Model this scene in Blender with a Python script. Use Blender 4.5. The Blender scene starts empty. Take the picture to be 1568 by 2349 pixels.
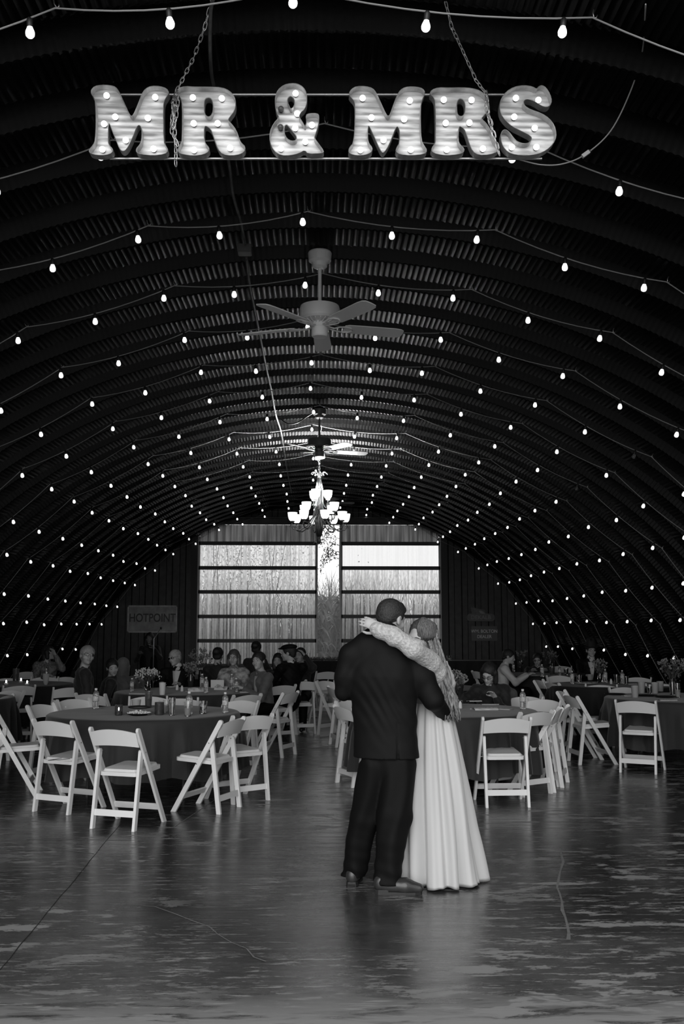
import bpy, math, random
import numpy as np
from mathutils import Vector, Matrix, Euler
R_ = math.radians
random.seed(7); np.random.seed(7)
SC = bpy.context.scene
COL = SC.collection

# ------------------------------------------------------------------ camera, sky, exposure
F, W, H, EYE, HY, VX = 2284.0, 1568, 2349, 1.58, 1440.0, 731.0
TH = math.atan((HY - H / 2) / F)
YAW = math.atan((W / 2 - VX) / F * math.cos(TH))
cd = bpy.data.cameras.new('camera'); cam = bpy.data.objects.new('camera', cd); COL.objects.link(cam)
cd.sensor_fit = 'VERTICAL'; cd.sensor_height = 36.0; cd.lens = 36.0 * F / H
cd.clip_start = 0.05; cd.clip_end = 300
cam.location = (0, 0, EYE); cam.rotation_euler = Euler((math.pi / 2 + TH, 0, -YAW), 'XYZ')
SC.camera = cam
SC.view_settings.view_transform = 'Standard'; SC.view_settings.look = 'None'
SC.view_settings.gamma = 1.0; SC.view_settings.use_curve_mapping = False
SC.view_settings.exposure = 0.0
wd = bpy.data.worlds.new('overcast_sky'); SC.world = wd; wd.use_nodes = True
nt = wd.node_tree; nt.nodes.clear()
wo = nt.nodes.new('ShaderNodeOutputWorld'); bg = nt.nodes.new('ShaderNodeBackground')
bg.inputs[0].default_value = (0.92, 0.92, 0.92, 1); bg.inputs[1].default_value = 1.25
nt.links.new(bg.outputs[0], wo.inputs[0])
sl = bpy.data.lights.new('hazy_sun', 'SUN'); sl.energy = 1.9; sl.angle = R_(55)
so_ = bpy.data.objects.new('hazy_sun', sl); COL.objects.link(so_)
so_.rotation_euler = Vector((0.16, 1.0, -0.36)).to_track_quat('-Z', 'Y').to_euler(); so_.location = (0, -20, 12)
HUT0, HUT1, ZC, RI = 3.9, 23.35, -1.66, 6.08       # hut ends, arch centre height, inner radius
pl = bpy.data.lights.new('sky_portal', 'AREA'); pl.shape = 'RECTANGLE'; pl.size = 12.4; pl.size_y = 4.6
pl.cycles.is_portal = True
po = bpy.data.objects.new('sky_portal', pl); COL.objects.link(po); po.location = (0, HUT0 - 0.25, 2.3)
po.rotation_euler = (math.pi / 2, 0, 0)

# ------------------------------------------------------------------ pixel -> point in the place (surveying helper)
_f = np.array([math.sin(YAW) * math.cos(TH), math.cos(YAW) * math.cos(TH), math.sin(TH)])
_r = np.array([math.cos(YAW), -math.sin(YAW), 0.]); _u = np.cross(_r, _f)
def ray(x, y): return _f + _r * (x - W / 2) / F + _u * (H / 2 - y) / F
def atz(x, y, z=0.):
    d = ray(x, y); p = d * (z - EYE) / d[2]; return Vector((p[0], p[1], z))
def aty(x, y, Y):
    d = ray(x, y); p = d * Y / d[1]; return Vector((p[0], Y, p[2] + EYE))
def atc(x, y, r=6.03):
    d = ray(x, y); o = EYE - ZC
    a = d[0]**2 + d[2]**2; b = o * d[2]; c = o * o - r * r
    t = (-b + math.sqrt(b * b - a * c)) / a
    return Vector((d[0] * t, d[1] * t, EYE + d[2] * t))

# ------------------------------------------------------------------ materials (all greys: a black and white photograph)
MATS = {}
def mat(name, g=0.5, rough=0.5, metal=0.0, var=0.0, scale=8.0, bump=0.0, bscale=60.0, emit=0.0, stretch=None, spec=0.5, sheen=0.0, alpha=1.0, trans=0.0, rvar=0.0):
    if name in MATS: return MATS[name]
    m = bpy.data.materials.new(name); m.use_nodes = True
    n = m.node_tree; b = n.nodes['Principled BSDF']
    b.inputs['Base Color'].default_value = (g, g, g, 1)
    b.inputs['Roughness'].default_value = rough; b.inputs['Metallic'].default_value = metal
    b.inputs['Specular IOR Level'].default_value = spec
    if sheen: b.inputs['Sheen Weight'].default_value = sheen
    if trans: b.inputs['Transmission Weight'].default_value = trans
    if alpha < 1: b.inputs['Alpha'].default_value = alpha
    if emit:
        b.inputs['Emission Color'].default_value = (1, 1, 1, 1); b.inputs['Emission Strength'].default_value = emit
    if var or bump or rvar:
        tc = n.nodes.new('ShaderNodeTexCoord'); mp = n.nodes.new('ShaderNodeMapping')
        n.links.new(tc.outputs['Object'], mp.inputs[0])
        if stretch: mp.inputs['Scale'].default_value = stretch
    if var or rvar:
        t = n.nodes.new('ShaderNodeTexNoise'); t.inputs['Scale'].default_value = scale; t.inputs['Detail'].default_value = 5
        n.links.new(mp.outputs[0], t.inputs['Vector'])
    if var:
        r = n.nodes.new('ShaderNodeMapRange')
        r.inputs['From Min'].default_value = 0.3; r.inputs['From Max'].default_value = 0.7
        r.inputs['To Min'].default_value = max(g - var, 0.0); r.inputs['To Max'].default_value = g + var
        n.links.new(t.outputs['Fac'], r.inputs['Value']); n.links.new(r.outputs[0], b.inputs['Base Color'])
    if rvar:
        r = n.nodes.new('ShaderNodeMapRange'); r.inputs['To Min'].default_value = max(rough - rvar, .02); r.inputs['To Max'].default_value = rough + rvar
        n.links.new(t.outputs['Fac'], r.inputs['Value']); n.links.new(r.outputs[0], b.inputs['Roughness'])
    if bump:
        t2 = n.nodes.new('ShaderNodeTexNoise'); t2.inputs['Scale'].default_value = bscale; t2.inputs['Detail'].default_value = 4
        n.links.new(mp.outputs[0], t2.inputs['Vector'])
        bp = n.nodes.new('ShaderNodeBump'); bp.inputs['Strength'].default_value = bump; bp.inputs['Distance'].default_value = 0.01
        n.links.new(t2.outputs['Fac'], bp.inputs['Height']); n.links.new(bp.outputs[0], b.inputs['Normal'])
    MATS[name] = m; return m

# ------------------------------------------------------------------ mesh building
class MB:
    def __init__(s): s.v = []; s.f = []
    def add(s, v, f):
        o = len(s.v); s.v += [tuple(p) for p in v]; s.f += [tuple(i + o for i in q) for q in f]; return s
    def box(s, c, d, rot=None):
        x, y, z = [k / 2 for k in d]
        v = [Vector((a * x, b * y, e * z)) for a in (-1, 1) for b in (-1, 1) for e in (-1, 1)]
        if rot is not None: v = [rot @ p for p in v]
        c = Vector(c)
        return s.add([p + c for p in v], [(0, 1, 3, 2), (4, 6, 7, 5), (0, 4, 5, 1), (2, 3, 7, 6), (0, 2, 6, 4), (1, 5, 7, 3)])
    def beam(s, a, b, w, t, up=(1, 0, 0), ext=0.0):
        """bar from a to b, w wide along 'up' axis, t thick across"""
        a, b = Vector(a), Vector(b); d = (b - a); L = d.length; d.normalize()
        u = Vector(up); u = (u - d * u.dot(d)).normalized(); n = d.cross(u)
        rot = Matrix((u, n, d)).transposed()
        return s.box((a + b) / 2, (w, t, L + ext), rot)
    def tube(s, pts, r, n=8, cap=True):
        pts = [Vector(p) for p in pts]; N = len(pts)
        rs = r if hasattr(r, '__len__') else [r] * N
        o = len(s.v); pu = None
        for i, p in enumerate(pts):
            d = (pts[min(i + 1, N - 1)] - pts[max(i - 1, 0)])
            if d.length < 1e-9: d = Vector((0, 0, 1))
            d.normalize()
            if pu is None:
                u = d.orthogonal().normalized()
            else:
                u = pu - d * pu.dot(d)
                u = u.normalized() if u.length > 1e-6 else d.orthogonal().normalized()
            pu = u; w = d.cross(u)
            for k in range(n):
                a = 2 * math.pi * k / n
                s.v.append(tuple(p + (u * math.cos(a) + w * math.sin(a)) * rs[i]))
        for i in range(N - 1):
            for k in range(n):
                k2 = (k + 1) % n
                s.f.append((o + i * n + k, o + i * n + k2, o + (i + 1) * n + k2, o + (i + 1) * n + k))
        if cap:
            s.f.append(tuple(o + k for k in range(n))[::-1]); s.f.append(tuple(o + (N - 1) * n + k for k in range(n)))
        return s
    def lathe(s, prof, n=20, c=(0, 0, 0), cap=True, rot=None):
        o = len(s.v); c = Vector(c)
        for r, z in prof:
            for k in range(n):
                a = 2 * math.pi * k / n
                p = Vector((r * math.cos(a), r * math.sin(a), z))
                if rot is not None: p = rot @ p
                s.v.append(tuple(p + c))
        m = len(prof)
        for i in range(m - 1):
            for k in range(n):
                k2 = (k + 1) % n
                s.f.append((o + i * n + k, o + i * n + k2, o + (i + 1) * n + k2, o + (i + 1) * n + k))
        if cap:
            s.f.append(tuple(o + k for k in range(n))[::-1]); s.f.append(tuple(o + (m - 1) * n + k for k in range(n)))
        return s
    def ball(s, c, r, n=12, m=8, rot=None):
        r = r if hasattr(r, '__len__') else (r, r, r); c = Vector(c); o = len(s.v)
        for i in range(m + 1):
            t = math.pi * (0.02 + 0.96 * i / m)
            for k in range(n):
                a = 2 * math.pi * k / n
                p = Vector((r[0] * math.sin(t) * math.cos(a), r[1] * math.sin(t) * math.sin(a), -r[2] * math.cos(t)))
                if rot is not None: p = rot @ p
                s.v.append(tuple(p + c))
        for i in range(m):
            for k in range(n):
                k2 = (k + 1) % n
                s.f.append((o + i * n + k, o + i * n + k2, o + (i + 1) * n + k2, o + (i + 1) * n + k))
        s.f.append(tuple(o + k for k in range(n))[::-1]); s.f.append(tuple(o + m * n + k for k in range(n)))
        return s
    def grid(s, P):
        """P[i][j] points"""
        o = len(s.v); a, b = len(P), len(P[0])
        for row in P: s.v += [tuple(p) for p in row]
        s.f += [(o + i * b + j, o + i * b + j + 1, o + (i + 1) * b + j + 1, o + (i + 1) * b + j) for i in range(a - 1) for j in range(b - 1)]
        return s
    def prism(s, poly, fn, t0, t1, holes=()):
        """polygon (with holes) extruded between depth t0 and t1; fn(x,y,t) -> point"""
        from mathutils.geometry import tessellate_polygon
        loops = [list(poly)] + [list(h) for h in holes]
        flat = [p for l in loops for p in l]
        tris = tessellate_polygon([[Vector((x, y, 0)) for x, y in l] for l in loops])
        o = len(s.v); n = len(flat)
        s.v += [tuple(fn(x, y, t0)) for x, y in flat] + [tuple(fn(x, y, t1)) for x, y in flat]
        s.f += [(o + a, o + b, o + c) for a, b, c in tris] + [(o + n + c, o + n + b, o + n + a) for a, b, c in tris]
        k = 0
        for l in loops:
            m = len(l)
            for i in range(m):
                j = (i + 1) % m
                s.f.append((o + k + i, o + k + j, o + n + k + j, o + n + k + i))
            k += m
        return s
    def mesh(s, name, m, smooth=False, fix=False):
        me = bpy.data.meshes.new(name); me.from_pydata(s.v, [], s.f)
        if fix:
            import bmesh
            bm = bmesh.new(); bm.from_mesh(me); bmesh.ops.recalc_face_normals(bm, faces=bm.faces); bm.to_mesh(me); bm.free()
        me.materials.append(m)
        if smooth: me.shade_smooth() if smooth is True else me.set_sharp_from_angle(angle=R_(smooth))
        if smooth and smooth is not True: pass
        me.update(); return me
    def build(s, name, m, parent=None, smooth=False, loc=None, fix=False):
        return link(name, s.mesh(name, m, smooth, fix), parent, loc)
def link(name, me, parent=None, loc=None, rz=None):
    o = bpy.data.objects.new(name, me); COL.objects.link(o)
    if parent is not None: o.parent = parent
    if loc is not None: o.location = loc
    if rz is not None: o.rotation_euler = (0, 0, rz)
    return o
def thing(name, label, cat, loc=(0, 0, 0), rz=0.0, group=None):
    o = link(name, None, None, loc, rz); o.empty_display_size = 0.1
    return tag(o, label, cat, group)
def tag(o, label, cat, group=None):
    o['label'] = label; o['category'] = cat
    if group: o['group'] = group
    return o
def struct(o): o['kind'] = 'structure'; return o
def kids(o): return [c for c in bpy.data.objects if c.parent == o]
def dup(root, ch, loc, rz, label, group=None, cat=None):
    r = root.copy(); COL.objects.link(r); r.location = loc; r.rotation_euler = (0, 0, rz); r['label'] = label
    if cat: r['category'] = cat
    if group: r['group'] = group
    for c in ch:
        d = c.copy(); COL.objects.link(d); d.parent = r
    return r
def text_mesh(txt, size, depth):
    cu = bpy.data.curves.new('lettering', 'FONT'); cu.body = txt; cu.size = size; cu.extrude = depth
    cu.align_x = 'CENTER'; cu.align_y = 'CENTER'; cu.offset = size * 0.012
    o = bpy.data.objects.new('lettering', cu); COL.objects.link(o)
    dg = bpy.context.evaluated_depsgraph_get(); dg.update()
    me = bpy.data.meshes.new_from_object(o.evaluated_get(dg)); bpy.data.objects.remove(o); return me

# ------------------------------------------------------------------ smooth solid modelling (signed distance + surface nets), for figures and clothes
def smin(a, b, k):
    if k <= 0: return np.minimum(a, b)
    h = np.maximum(k - np.abs(a - b), 0) / k
    return np.minimum(a, b) - h * h * k * 0.25
class Solid:
    def __init__(s, vs=0.01): s.p = []; s.vs = vs; s.cuts = []; s.disp = None
    def cone(s, a, b, ra, rb, k=0.02, flat=None, sub=False):
        s.p.append(('c', np.array(a, float), np.array(b, float), ra, rb, k, flat, sub)); return s
    def chain(s, pts, rs, k=0.02, flat=None):
        for i in range(len(pts) - 1): s.cone(pts[i], pts[i + 1], rs[i], rs[i + 1], k, flat)
        return s
    def ell(s, c, r, rot=None, k=0.02, sub=False):
        rot = np.eye(3) if rot is None else np.array(rot)
        s.p.append(('e', np.array(c, float), np.array(r, float), rot, k, sub)); return s
    def bake(s):
        lo = np.full(3, 1e9); hi = -lo; bb = []
        for q in s.p:
            if q[0] == 'c': m = max(q[3], q[4]); l = np.minimum(q[1], q[2]) - m; h = np.maximum(q[1], q[2]) + m; sub = q[7]
            else: m = max(q[2]); l = q[1] - m; h = q[1] + m; sub = q[5]
            bb.append((l, h))
            if not sub: lo = np.minimum(lo, l); hi = np.maximum(hi, h)
        vs = s.vs; pad = 0.03 + 2 * vs; lo = lo - pad; hi = hi + pad
        n = np.ceil((hi - lo) / vs).astype(int) + 1
        ax = [lo[i] + vs * np.arange(n[i]) for i in range(3)]
        D = np.full(n, 0.5, np.float32)
        for q, (l, h) in zip(s.p, bb):
            i0 = np.maximum(((l - lo - 0.05) / vs).astype(int), 0); i1 = np.minimum(((h - lo + 0.05) / vs).astype(int) + 2, n)
            if np.any(i1 <= i0): continue
            sl = tuple(slice(a, b) for a, b in zip(i0, i1))
            X, Y, Z = np.meshgrid(ax[0][sl[0]], ax[1][sl[1]], ax[2][sl[2]], indexing='ij')
            if q[0] == 'c':
                a, b, ra, rb, k, flat, sub = q[1:]
                ab = b - a; L = max(ab @ ab, 1e-12)
                t = np.clip(((X - a[0]) * ab[0] + (Y - a[1]) * ab[1] + (Z - a[2]) * ab[2]) / L, 0, 1)
                dx = X - a[0] - t * ab[0]; dy = Y - a[1] - t * ab[1]; dz = Z - a[2] - t * ab[2]
                if flat is not None:
                    f, kk = flat; f = np.array(f, float); f /= np.linalg.norm(f)
                    c = (dx * f[0] + dy * f[1] + dz * f[2]) * (kk - 1)
                    dx = dx + f[0] * c; dy = dy + f[1] * c; dz = dz + f[2] * c
                d = np.sqrt(dx * dx + dy * dy + dz * dz) - (ra + (rb - ra) * t)
            else:
                c, r, rot, k, sub = q[1:]
                px, py, pz = X - c[0], Y - c[1], Z - c[2]
                lx = px * rot[0, 0] + py * rot[1, 0] + pz * rot[2, 0]
                ly = px * rot[0, 1] + py * rot[1, 1] + pz * rot[2, 1]
                lz = px * rot[0, 2] + py * rot[1, 2] + pz * rot[2, 2]
                k0 = np.sqrt((lx / r[0])**2 + (ly / r[1])**2 + (lz / r[2])**2)
                k1 = np.sqrt((lx / r[0]**2)**2 + (ly / r[1]**2)**2 + (lz / r[2]**2)**2) + 1e-9
                d = k0 * (k0 - 1) / k1
            E = D[sl]
            D[sl] = -smin(-E, d, k) if sub else smin(E, d, k)
        X, Y, Z = np.meshgrid(*ax, indexing='ij')
        if s.disp is not None: D = D + s.disp(X, Y, Z)
        for p, nn in s.cuts:     # keep the side where (x-p).n < 0
            nn = np.array(nn, float); nn /= np.linalg.norm(nn)
            D = np.maximum(D, (X - p[0]) * nn[0] + (Y - p[1]) * nn[1] + (Z - p[2]) * nn[2])
        ins = D < 0
        c = np.zeros(np.array(D.shape) - 1, np.int8)
        for i in (0, 1):
            for j in (0, 1):
                for k in (0, 1):
                    c += ins[i:i + c.shape[0], j:j + c.shape[1], k:k + c.shape[2]]
        act = np.argwhere((c > 0) & (c < 8)); idx = np.full(c.shape, -1, np.int32)
        idx[act[:, 0], act[:, 1], act[:, 2]] = np.arange(len(act))
        acc = np.zeros((len(act), 3)); cnt = np.zeros(len(act))
        C = [(i, j, k) for i in (0, 1) for j in (0, 1) for k in (0, 1)]
        for a in C:
            for e in range(3):
                if a[e]: continue
                b = list(a); b[e] = 1
                d0 = D[act[:, 0] + a[0], act[:, 1] + a[1], act[:, 2] + a[2]]; d1 = D[act[:, 0] + b[0], act[:, 1] + b[1], act[:, 2] + b[2]]
                cr = (d0 < 0) != (d1 < 0); t = np.where(cr, d0 / np.where(cr, d0 - d1, 1), 0)
                pt = np.array(a, float)[None] + np.zeros((len(act), 3)); pt[:, e] += t
                acc[cr] += pt[cr]; cnt[cr] += 1
        V = lo + vs * (act + acc / np.maximum(cnt, 1)[:, None])
        faces = []
        for e in range(3):
            sa = [slice(1, -1)] * 3; sa[e] = slice(0, -1)
            sb = [slice(1, -1)] * 3; sb[e] = slice(1, None)
            A = ins[tuple(sa)]; B = ins[tuple(sb)]
            cr = np.argwhere(A != B)
            sg = A[cr[:, 0], cr[:, 1], cr[:, 2]]
            off = np.ones(3, int); off[e] = 0
            P = cr + off
            u, w = (e + 1) % 3, (e + 2) % 3
            def at(du, dw):
                Q = P.copy(); Q[:, u] -= du; Q[:, w] -= dw
                return idx[Q[:, 0], Q[:, 1], Q[:, 2]]
            q = np.stack([at(1, 1), at(0, 1), at(0, 0), at(1, 0)], 1)
            q[~sg] = q[~sg][:, ::-1]
            faces.append(q[(q >= 0).all(1)])
        return V, np.concatenate(faces)
    def build(s, name, m, parent=None, loc=(0, 0, 0)):
        V, Fq = s.bake()
        me = bpy.data.meshes.new(name); me.vertices.add(len(V)); me.vertices.foreach_set('co', V.astype(np.float32).ravel())
        me.loops.add(len(Fq) * 4); me.loops.foreach_set('vertex_index', Fq.astype(np.int32).ravel())
        me.polygons.add(len(Fq)); me.polygons.foreach_set('loop_start', np.arange(len(Fq), dtype=np.int32) * 4)
        me.update(calc_edges=True); me.validate(); me.materials.append(m); me.shade_smooth()
        return link(name, me, parent, loc)

# ------------------------------------------------------------------ the materials
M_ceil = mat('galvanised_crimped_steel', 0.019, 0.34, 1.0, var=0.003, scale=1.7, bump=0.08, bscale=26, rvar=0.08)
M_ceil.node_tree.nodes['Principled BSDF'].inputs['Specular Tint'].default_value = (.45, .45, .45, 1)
M_wall = mat('dark_wall_cladding', 0.022, 0.45, 0.3, var=0.012, scale=9, bump=0.15, bscale=60)
M_beam = mat('dark_door_rail', 0.05, 0.5, var=0.015, scale=5)
M_stile = mat('grey_door_stile', 0.65, 0.5, var=0.04, scale=7)
M_white = mat('white_chair_resin', 0.80, 0.38, var=0.03, scale=3)
M_pad = mat('white_vinyl_pad', 0.76, 0.42, bump=0.1, bscale=40)
M_cloth = mat('charcoal_tablecloth', 0.020, 0.75, sheen=0.2, bump=0.08, bscale=200)
M_cloth2 = mat('black_tablecloth', 0.007, 0.8, sheen=0.1)
M_bulb = mat('lit_bulb_glass', 0.9, 0.2, emit=1.5)
M_bulboff = mat('unlit_bulb_glass', 0.25, 0.1, trans=0.6)
M_black = mat('black_plastic', 0.015, 0.45)
M_cable = mat('string_light_cable', 0.32, 0.35)
M_steel = mat('bare_steel', 0.55, 0.3, 0.9, var=0.06, scale=30)
M_dsteel = mat('dull_conduit', 0.10, 0.65, 0.5, var=0.04, scale=14)
M_fan = mat('fan_enamel', 0.80, 0.4)
M_wood = mat('dark_table_wood', 0.08, 0.5, var=0.02, scale=14)
M_suit = mat('black_suit_wool', 0.0055, 0.68, spec=0.16, sheen=0.0, bump=0.06, bscale=300)
M_trous = mat('black_trouser_wool', 0.004, 0.7, spec=0.15, sheen=0.0)
M_shoe = mat('polished_black_leather', 0.035, 0.2, var=0.006, scale=20)
M_skin = mat('skin', 0.42, 0.5, var=0.03, scale=18, spec=0.35)
M_hair_d = mat('dark_hair', 0.018, 0.5, var=0.012, scale=60, bump=0.4, bscale=160, stretch=(3, 3, .5))
M_hair_g = mat('grey_hair', 0.35, 0.55, var=0.1, scale=60, bump=0.4, bscale=120)
M_hair_b = mat('highlighted_hair', 0.22, 0.45, var=0.18, scale=34, bump=0.5, bscale=120, stretch=(5, 5, .6))
M_dress = mat('ivory_chiffon', 0.52, 0.7, sheen=0.3, spec=0.2)
M_lace = mat('ivory_lace', 0.50, 0.75, var=0.14, scale=60, bump=1.0, bscale=70, sheen=0.2)
M_eye = mat('dark_eye', 0.02, 0.15); M_lip = mat('lips', 0.25, 0.45); M_brow = mat('brow', 0.06, 0.7)
M_glass = mat('clear_glass', 0.95, 0.03, trans=1.0)
M_pet = mat('bottle_plastic', 0.9, 0.08, trans=0.9)
M_paper = mat('white_paper', 0.75, 0.7); M_water = mat('drink', 0.7, 0.02, trans=1.0)
# ================================================================== THE SETTING
# floor slab: worn, sealed, stained concrete
def floor_material():
    m = bpy.data.materials.new('worn_sealed_concrete'); m.use_nodes = True; n = m.node_tree; b = n.nodes['Principled BSDF']
    N = n.nodes.new; L = n.links.new
    tc = N('ShaderNodeTexCoord')
    def noise(sc, stretch, det=6, rough=0.55, dist=0.0, off=0.0):
        mp = N('ShaderNodeMapping'); mp.inputs['Scale'].default_value = stretch; mp.inputs['Location'].default_value = (off, off, 0)
        L(tc.outputs['Object'], mp.inputs[0])
        t = N('ShaderNodeTexNoise'); t.inputs['Scale'].default_value = sc; t.inputs['Detail'].default_value = det
        t.inputs['Roughness'].default_value = rough; t.inputs['Distortion'].default_value = dist
        L(mp.outputs[0], t.inputs['Vector']); return t.outputs['Fac']
    def rng(x, a, b2, c=0.0, d=1.0):
        r = N('ShaderNodeMapRange'); r.inputs['From Min'].default_value = a; r.inputs['From Max'].default_value = b2
        r.inputs['To Min'].default_value = c; r.inputs['To Max'].default_value = d; L(x, r.inputs['Value']); return r.outputs[0]
    def mul(x, y, op='MULTIPLY'):
        q = N('ShaderNodeMath'); q.operation = op; q.use_clamp = op != 'ADD' or True
        for i, k in enumerate((x, y)):
            if isinstance(k, float): q.inputs[i].default_value = k
            else: L(k, q.inputs[i])
        return q.outputs[0]
    base = rng(noise(0.9, (1, 1.2, 1)), 0.3, 0.7, 0.015, 0.048)
    fine = rng(noise(14, (1, 3, 1)), 0.3, 0.7, 0.8, 1.25)
    q = N('ShaderNodeMath'); q.operation = 'MULTIPLY'; L(base, q.inputs[0]); L(fine, q.inputs[1]); base = q.outputs[0]
    sp0 = N('ShaderNodeSeparateXYZ'); L(tc.outputs['Object'], sp0.inputs[0])   # base lightened toward the doorway: daylight falloff painted in, plus some wear
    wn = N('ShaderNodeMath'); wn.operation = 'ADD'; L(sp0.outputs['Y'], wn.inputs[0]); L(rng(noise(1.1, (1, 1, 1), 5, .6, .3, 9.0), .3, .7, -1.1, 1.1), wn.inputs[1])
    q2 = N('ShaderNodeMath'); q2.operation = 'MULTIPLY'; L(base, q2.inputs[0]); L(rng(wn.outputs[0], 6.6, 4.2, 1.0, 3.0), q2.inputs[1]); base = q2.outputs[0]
    # worn patches, drawn out sideways, clustered
    p1 = rng(noise(3.4, (0.7, 1.8, 1), 12, 0.70, 0.15, 3.7), 0.55, 0.58)
    cl = rng(noise(0.55, (1, 1, 1), 2, 0.5, 0, 1.3), 0.44, 0.56)
    p2 = rng(noise(8.0, (0.45, 2.8, 1), 12, 0.75, 0.1, 8.1), 0.555, 0.59)
    patch = mul(mul(p1, cl), mul(p2, rng(noise(0.8, (1, 1, 1), 2, 0.5, 0, 5.0), 0.38, 0.5)), 'ADD')
    sp = N('ShaderNodeSeparateXYZ'); L(tc.outputs['Object'], sp.inputs[0])
    edge = rng(sp.outputs['Y'], 4.62, 4.22)                    # the doorway edge of the slab is worn bare
    en = mul(edge, rng(noise(3.0, (0.8, 3, 1), 9, 0.65, 0.4, 2.2), 0.40, 0.50))
    patch = mul(patch, en, 'ADD')
    # old overlay streaks crossing the aisle
    mx = N('ShaderNodeMix'); mx.data_type = 'FLOAT'; L(patch, mx.inputs[0]); L(base, mx.inputs[2]); mx.inputs[3].default_value = 0.25
    cb = N('ShaderNodeCombineColor')
    for i in range(3): L(mx.outputs[0], cb.inputs[i])
    L(cb.outputs[0], b.inputs['Base Color'])
    ro = rng(noise(3.0, (0.6, 3.5, 1), 7, 0.6, 0, 6.6), 0.3, 0.7, 0.13, 0.30)
    m2 = N('ShaderNodeMix'); m2.data_type = 'FLOAT'; L(patch, m2.inputs[0]); L(ro, m2.inputs[2]); m2.inputs[3].default_value = 0.6
    L(m2.outputs[0], b.inputs['Roughness'])
    bp = N('ShaderNodeBump'); bp.inputs['Strength'].default_value = 0.35; bp.inputs['Distance'].default_value = 0.006
    L(noise(7.0, (0.5, 3.5, 1), 8, 0.6, 0, 4.4), bp.inputs['Height']); L(bp.outputs[0], b.inputs['Normal'])
    b.inputs['Specular IOR Level'].default_value = 0.85
    return m
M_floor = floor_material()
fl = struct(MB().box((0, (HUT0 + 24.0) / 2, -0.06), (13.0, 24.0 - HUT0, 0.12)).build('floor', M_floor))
# saw joint and cracks
def ribbon(pts, w, name, m, z=0.0012):
    b = MB(); pts = [Vector(p) for p in pts]; P = []
    for i, p in enumerate(pts):
        d = (pts[min(i + 1, len(pts) - 1)] - pts[max(i - 1, 0)]); d.z = 0; d.normalize(); n = Vector((-d.y, d.x, 0))
        ww = w * (0.6 + 0.8 * random.random()); P.append([p + n * ww / 2, p - n * ww / 2])
    for row in P:
        for q in row: q.z = z
    b.grid(P); return b.build(name, m, fl)
M_crack = mat('crack_filler', 0.17, 0.6, var=0.04, scale=20); M_joint = mat('joint_sealant', 0.015, 0.7)
def jit(a, b, n, j):
    return [a.lerp(b, i / n) + Vector((random.uniform(-j, j), random.uniform(-j, j), 0)) for i in range(n + 1)]
ribbon(jit(atz(278, 1888), atz(-160, 2420), 24, .004), .005, 'saw_joint', M_joint)
ribbon([atz(x, y) + Vector((0, 0, 0)) for x, y in [(1284, 1946), (1287, 1962), (1291, 1978), (1284, 2000), (1280, 2020), (1277, 2036), (1283, 2050), (1288, 2068), (1289, 2088), (1296, 2105), (1301, 2125), (1304, 2140), (1303, 2156)]], .017, 'floor_crack', M_crack)
ribbon([atz(x, y) for x, y in [(240, 2074), (300, 2076), (355, 2080), (400, 2096), (440, 2112), (480, 2126), (500, 2144), (530, 2162), (565, 2176), (582, 2196), (610, 2206)]], .007, 'floor_crack', M_crack)
ribbon([atz(x, y) for x, y in [(40, 1925), (110, 1927), (200, 1926), (300, 1928)]], .012, 'floor_crack', M_crack)
ribbon([atz(x, y) for x, y in [(0, 1945), (60, 1951), (130, 1949), (215, 1958)]], .016, 'floor_crack', M_crack)
ribbon([atz(x, y) for x, y in [(395, 1900), (500, 1830), (640, 1786), (700, 1778)]], .008, 'floor_crack', M_crack)

gr = struct(MB().box((0, 0, -0.10), (120, 200, 0.1)).build('ground', mat('pale_gravel', 0.16, 0.9, var=0.05, scale=3, bump=0.5, bscale=120)))
gr['label'] = 'pale gravel ground outside both ends of the hut'

# ceiling: an arch of crimped steel panels, each one trough wide
ce = link('ceiling', None); struct(ce); ce['label'] = 'arched ceiling of crimped corrugated steel panels'
PITCH = 0.59375
prof = [(0.0, RI), (0.30, RI), (0.315, RI + .004), (0.385, RI + .135), (0.40, RI + .14), (0.505, RI + .14), (0.52, RI + .135), (0.58, RI + .004), (PITCH, RI)]
a_end = math.pi / 2 + math.asin(-ZC / RI) - math.pi     # placeholder, recomputed below
amax = math.acos(-ZC / RI) if ZC > 0 else math.acos((0 - ZC) / RI)
step = 0.045 / RI / 4
na = int(2 * amax / step)
P = []
crimp = [0.0, 0.006, 0.0078, 0.004]
for i in range(na + 1):
    a = -amax + 2 * amax * i / na
    c = crimp[i % 4]
    P.append([(math.sin(a) * (r + c * (0.9 + .2 * math.sin(i * .37))), y, ZC + math.cos(a) * (r + c)) for y, r in prof])
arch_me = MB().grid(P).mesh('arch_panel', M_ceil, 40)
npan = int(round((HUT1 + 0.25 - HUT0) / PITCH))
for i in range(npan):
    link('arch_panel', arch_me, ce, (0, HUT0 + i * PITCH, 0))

def arch(x, r=RI): return ZC + math.sqrt(max(r * r - x * x, 0))
DL, DR, GL, GR, DZ = -2.84, 2.87, -0.03, 0.49, 4.0
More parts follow.
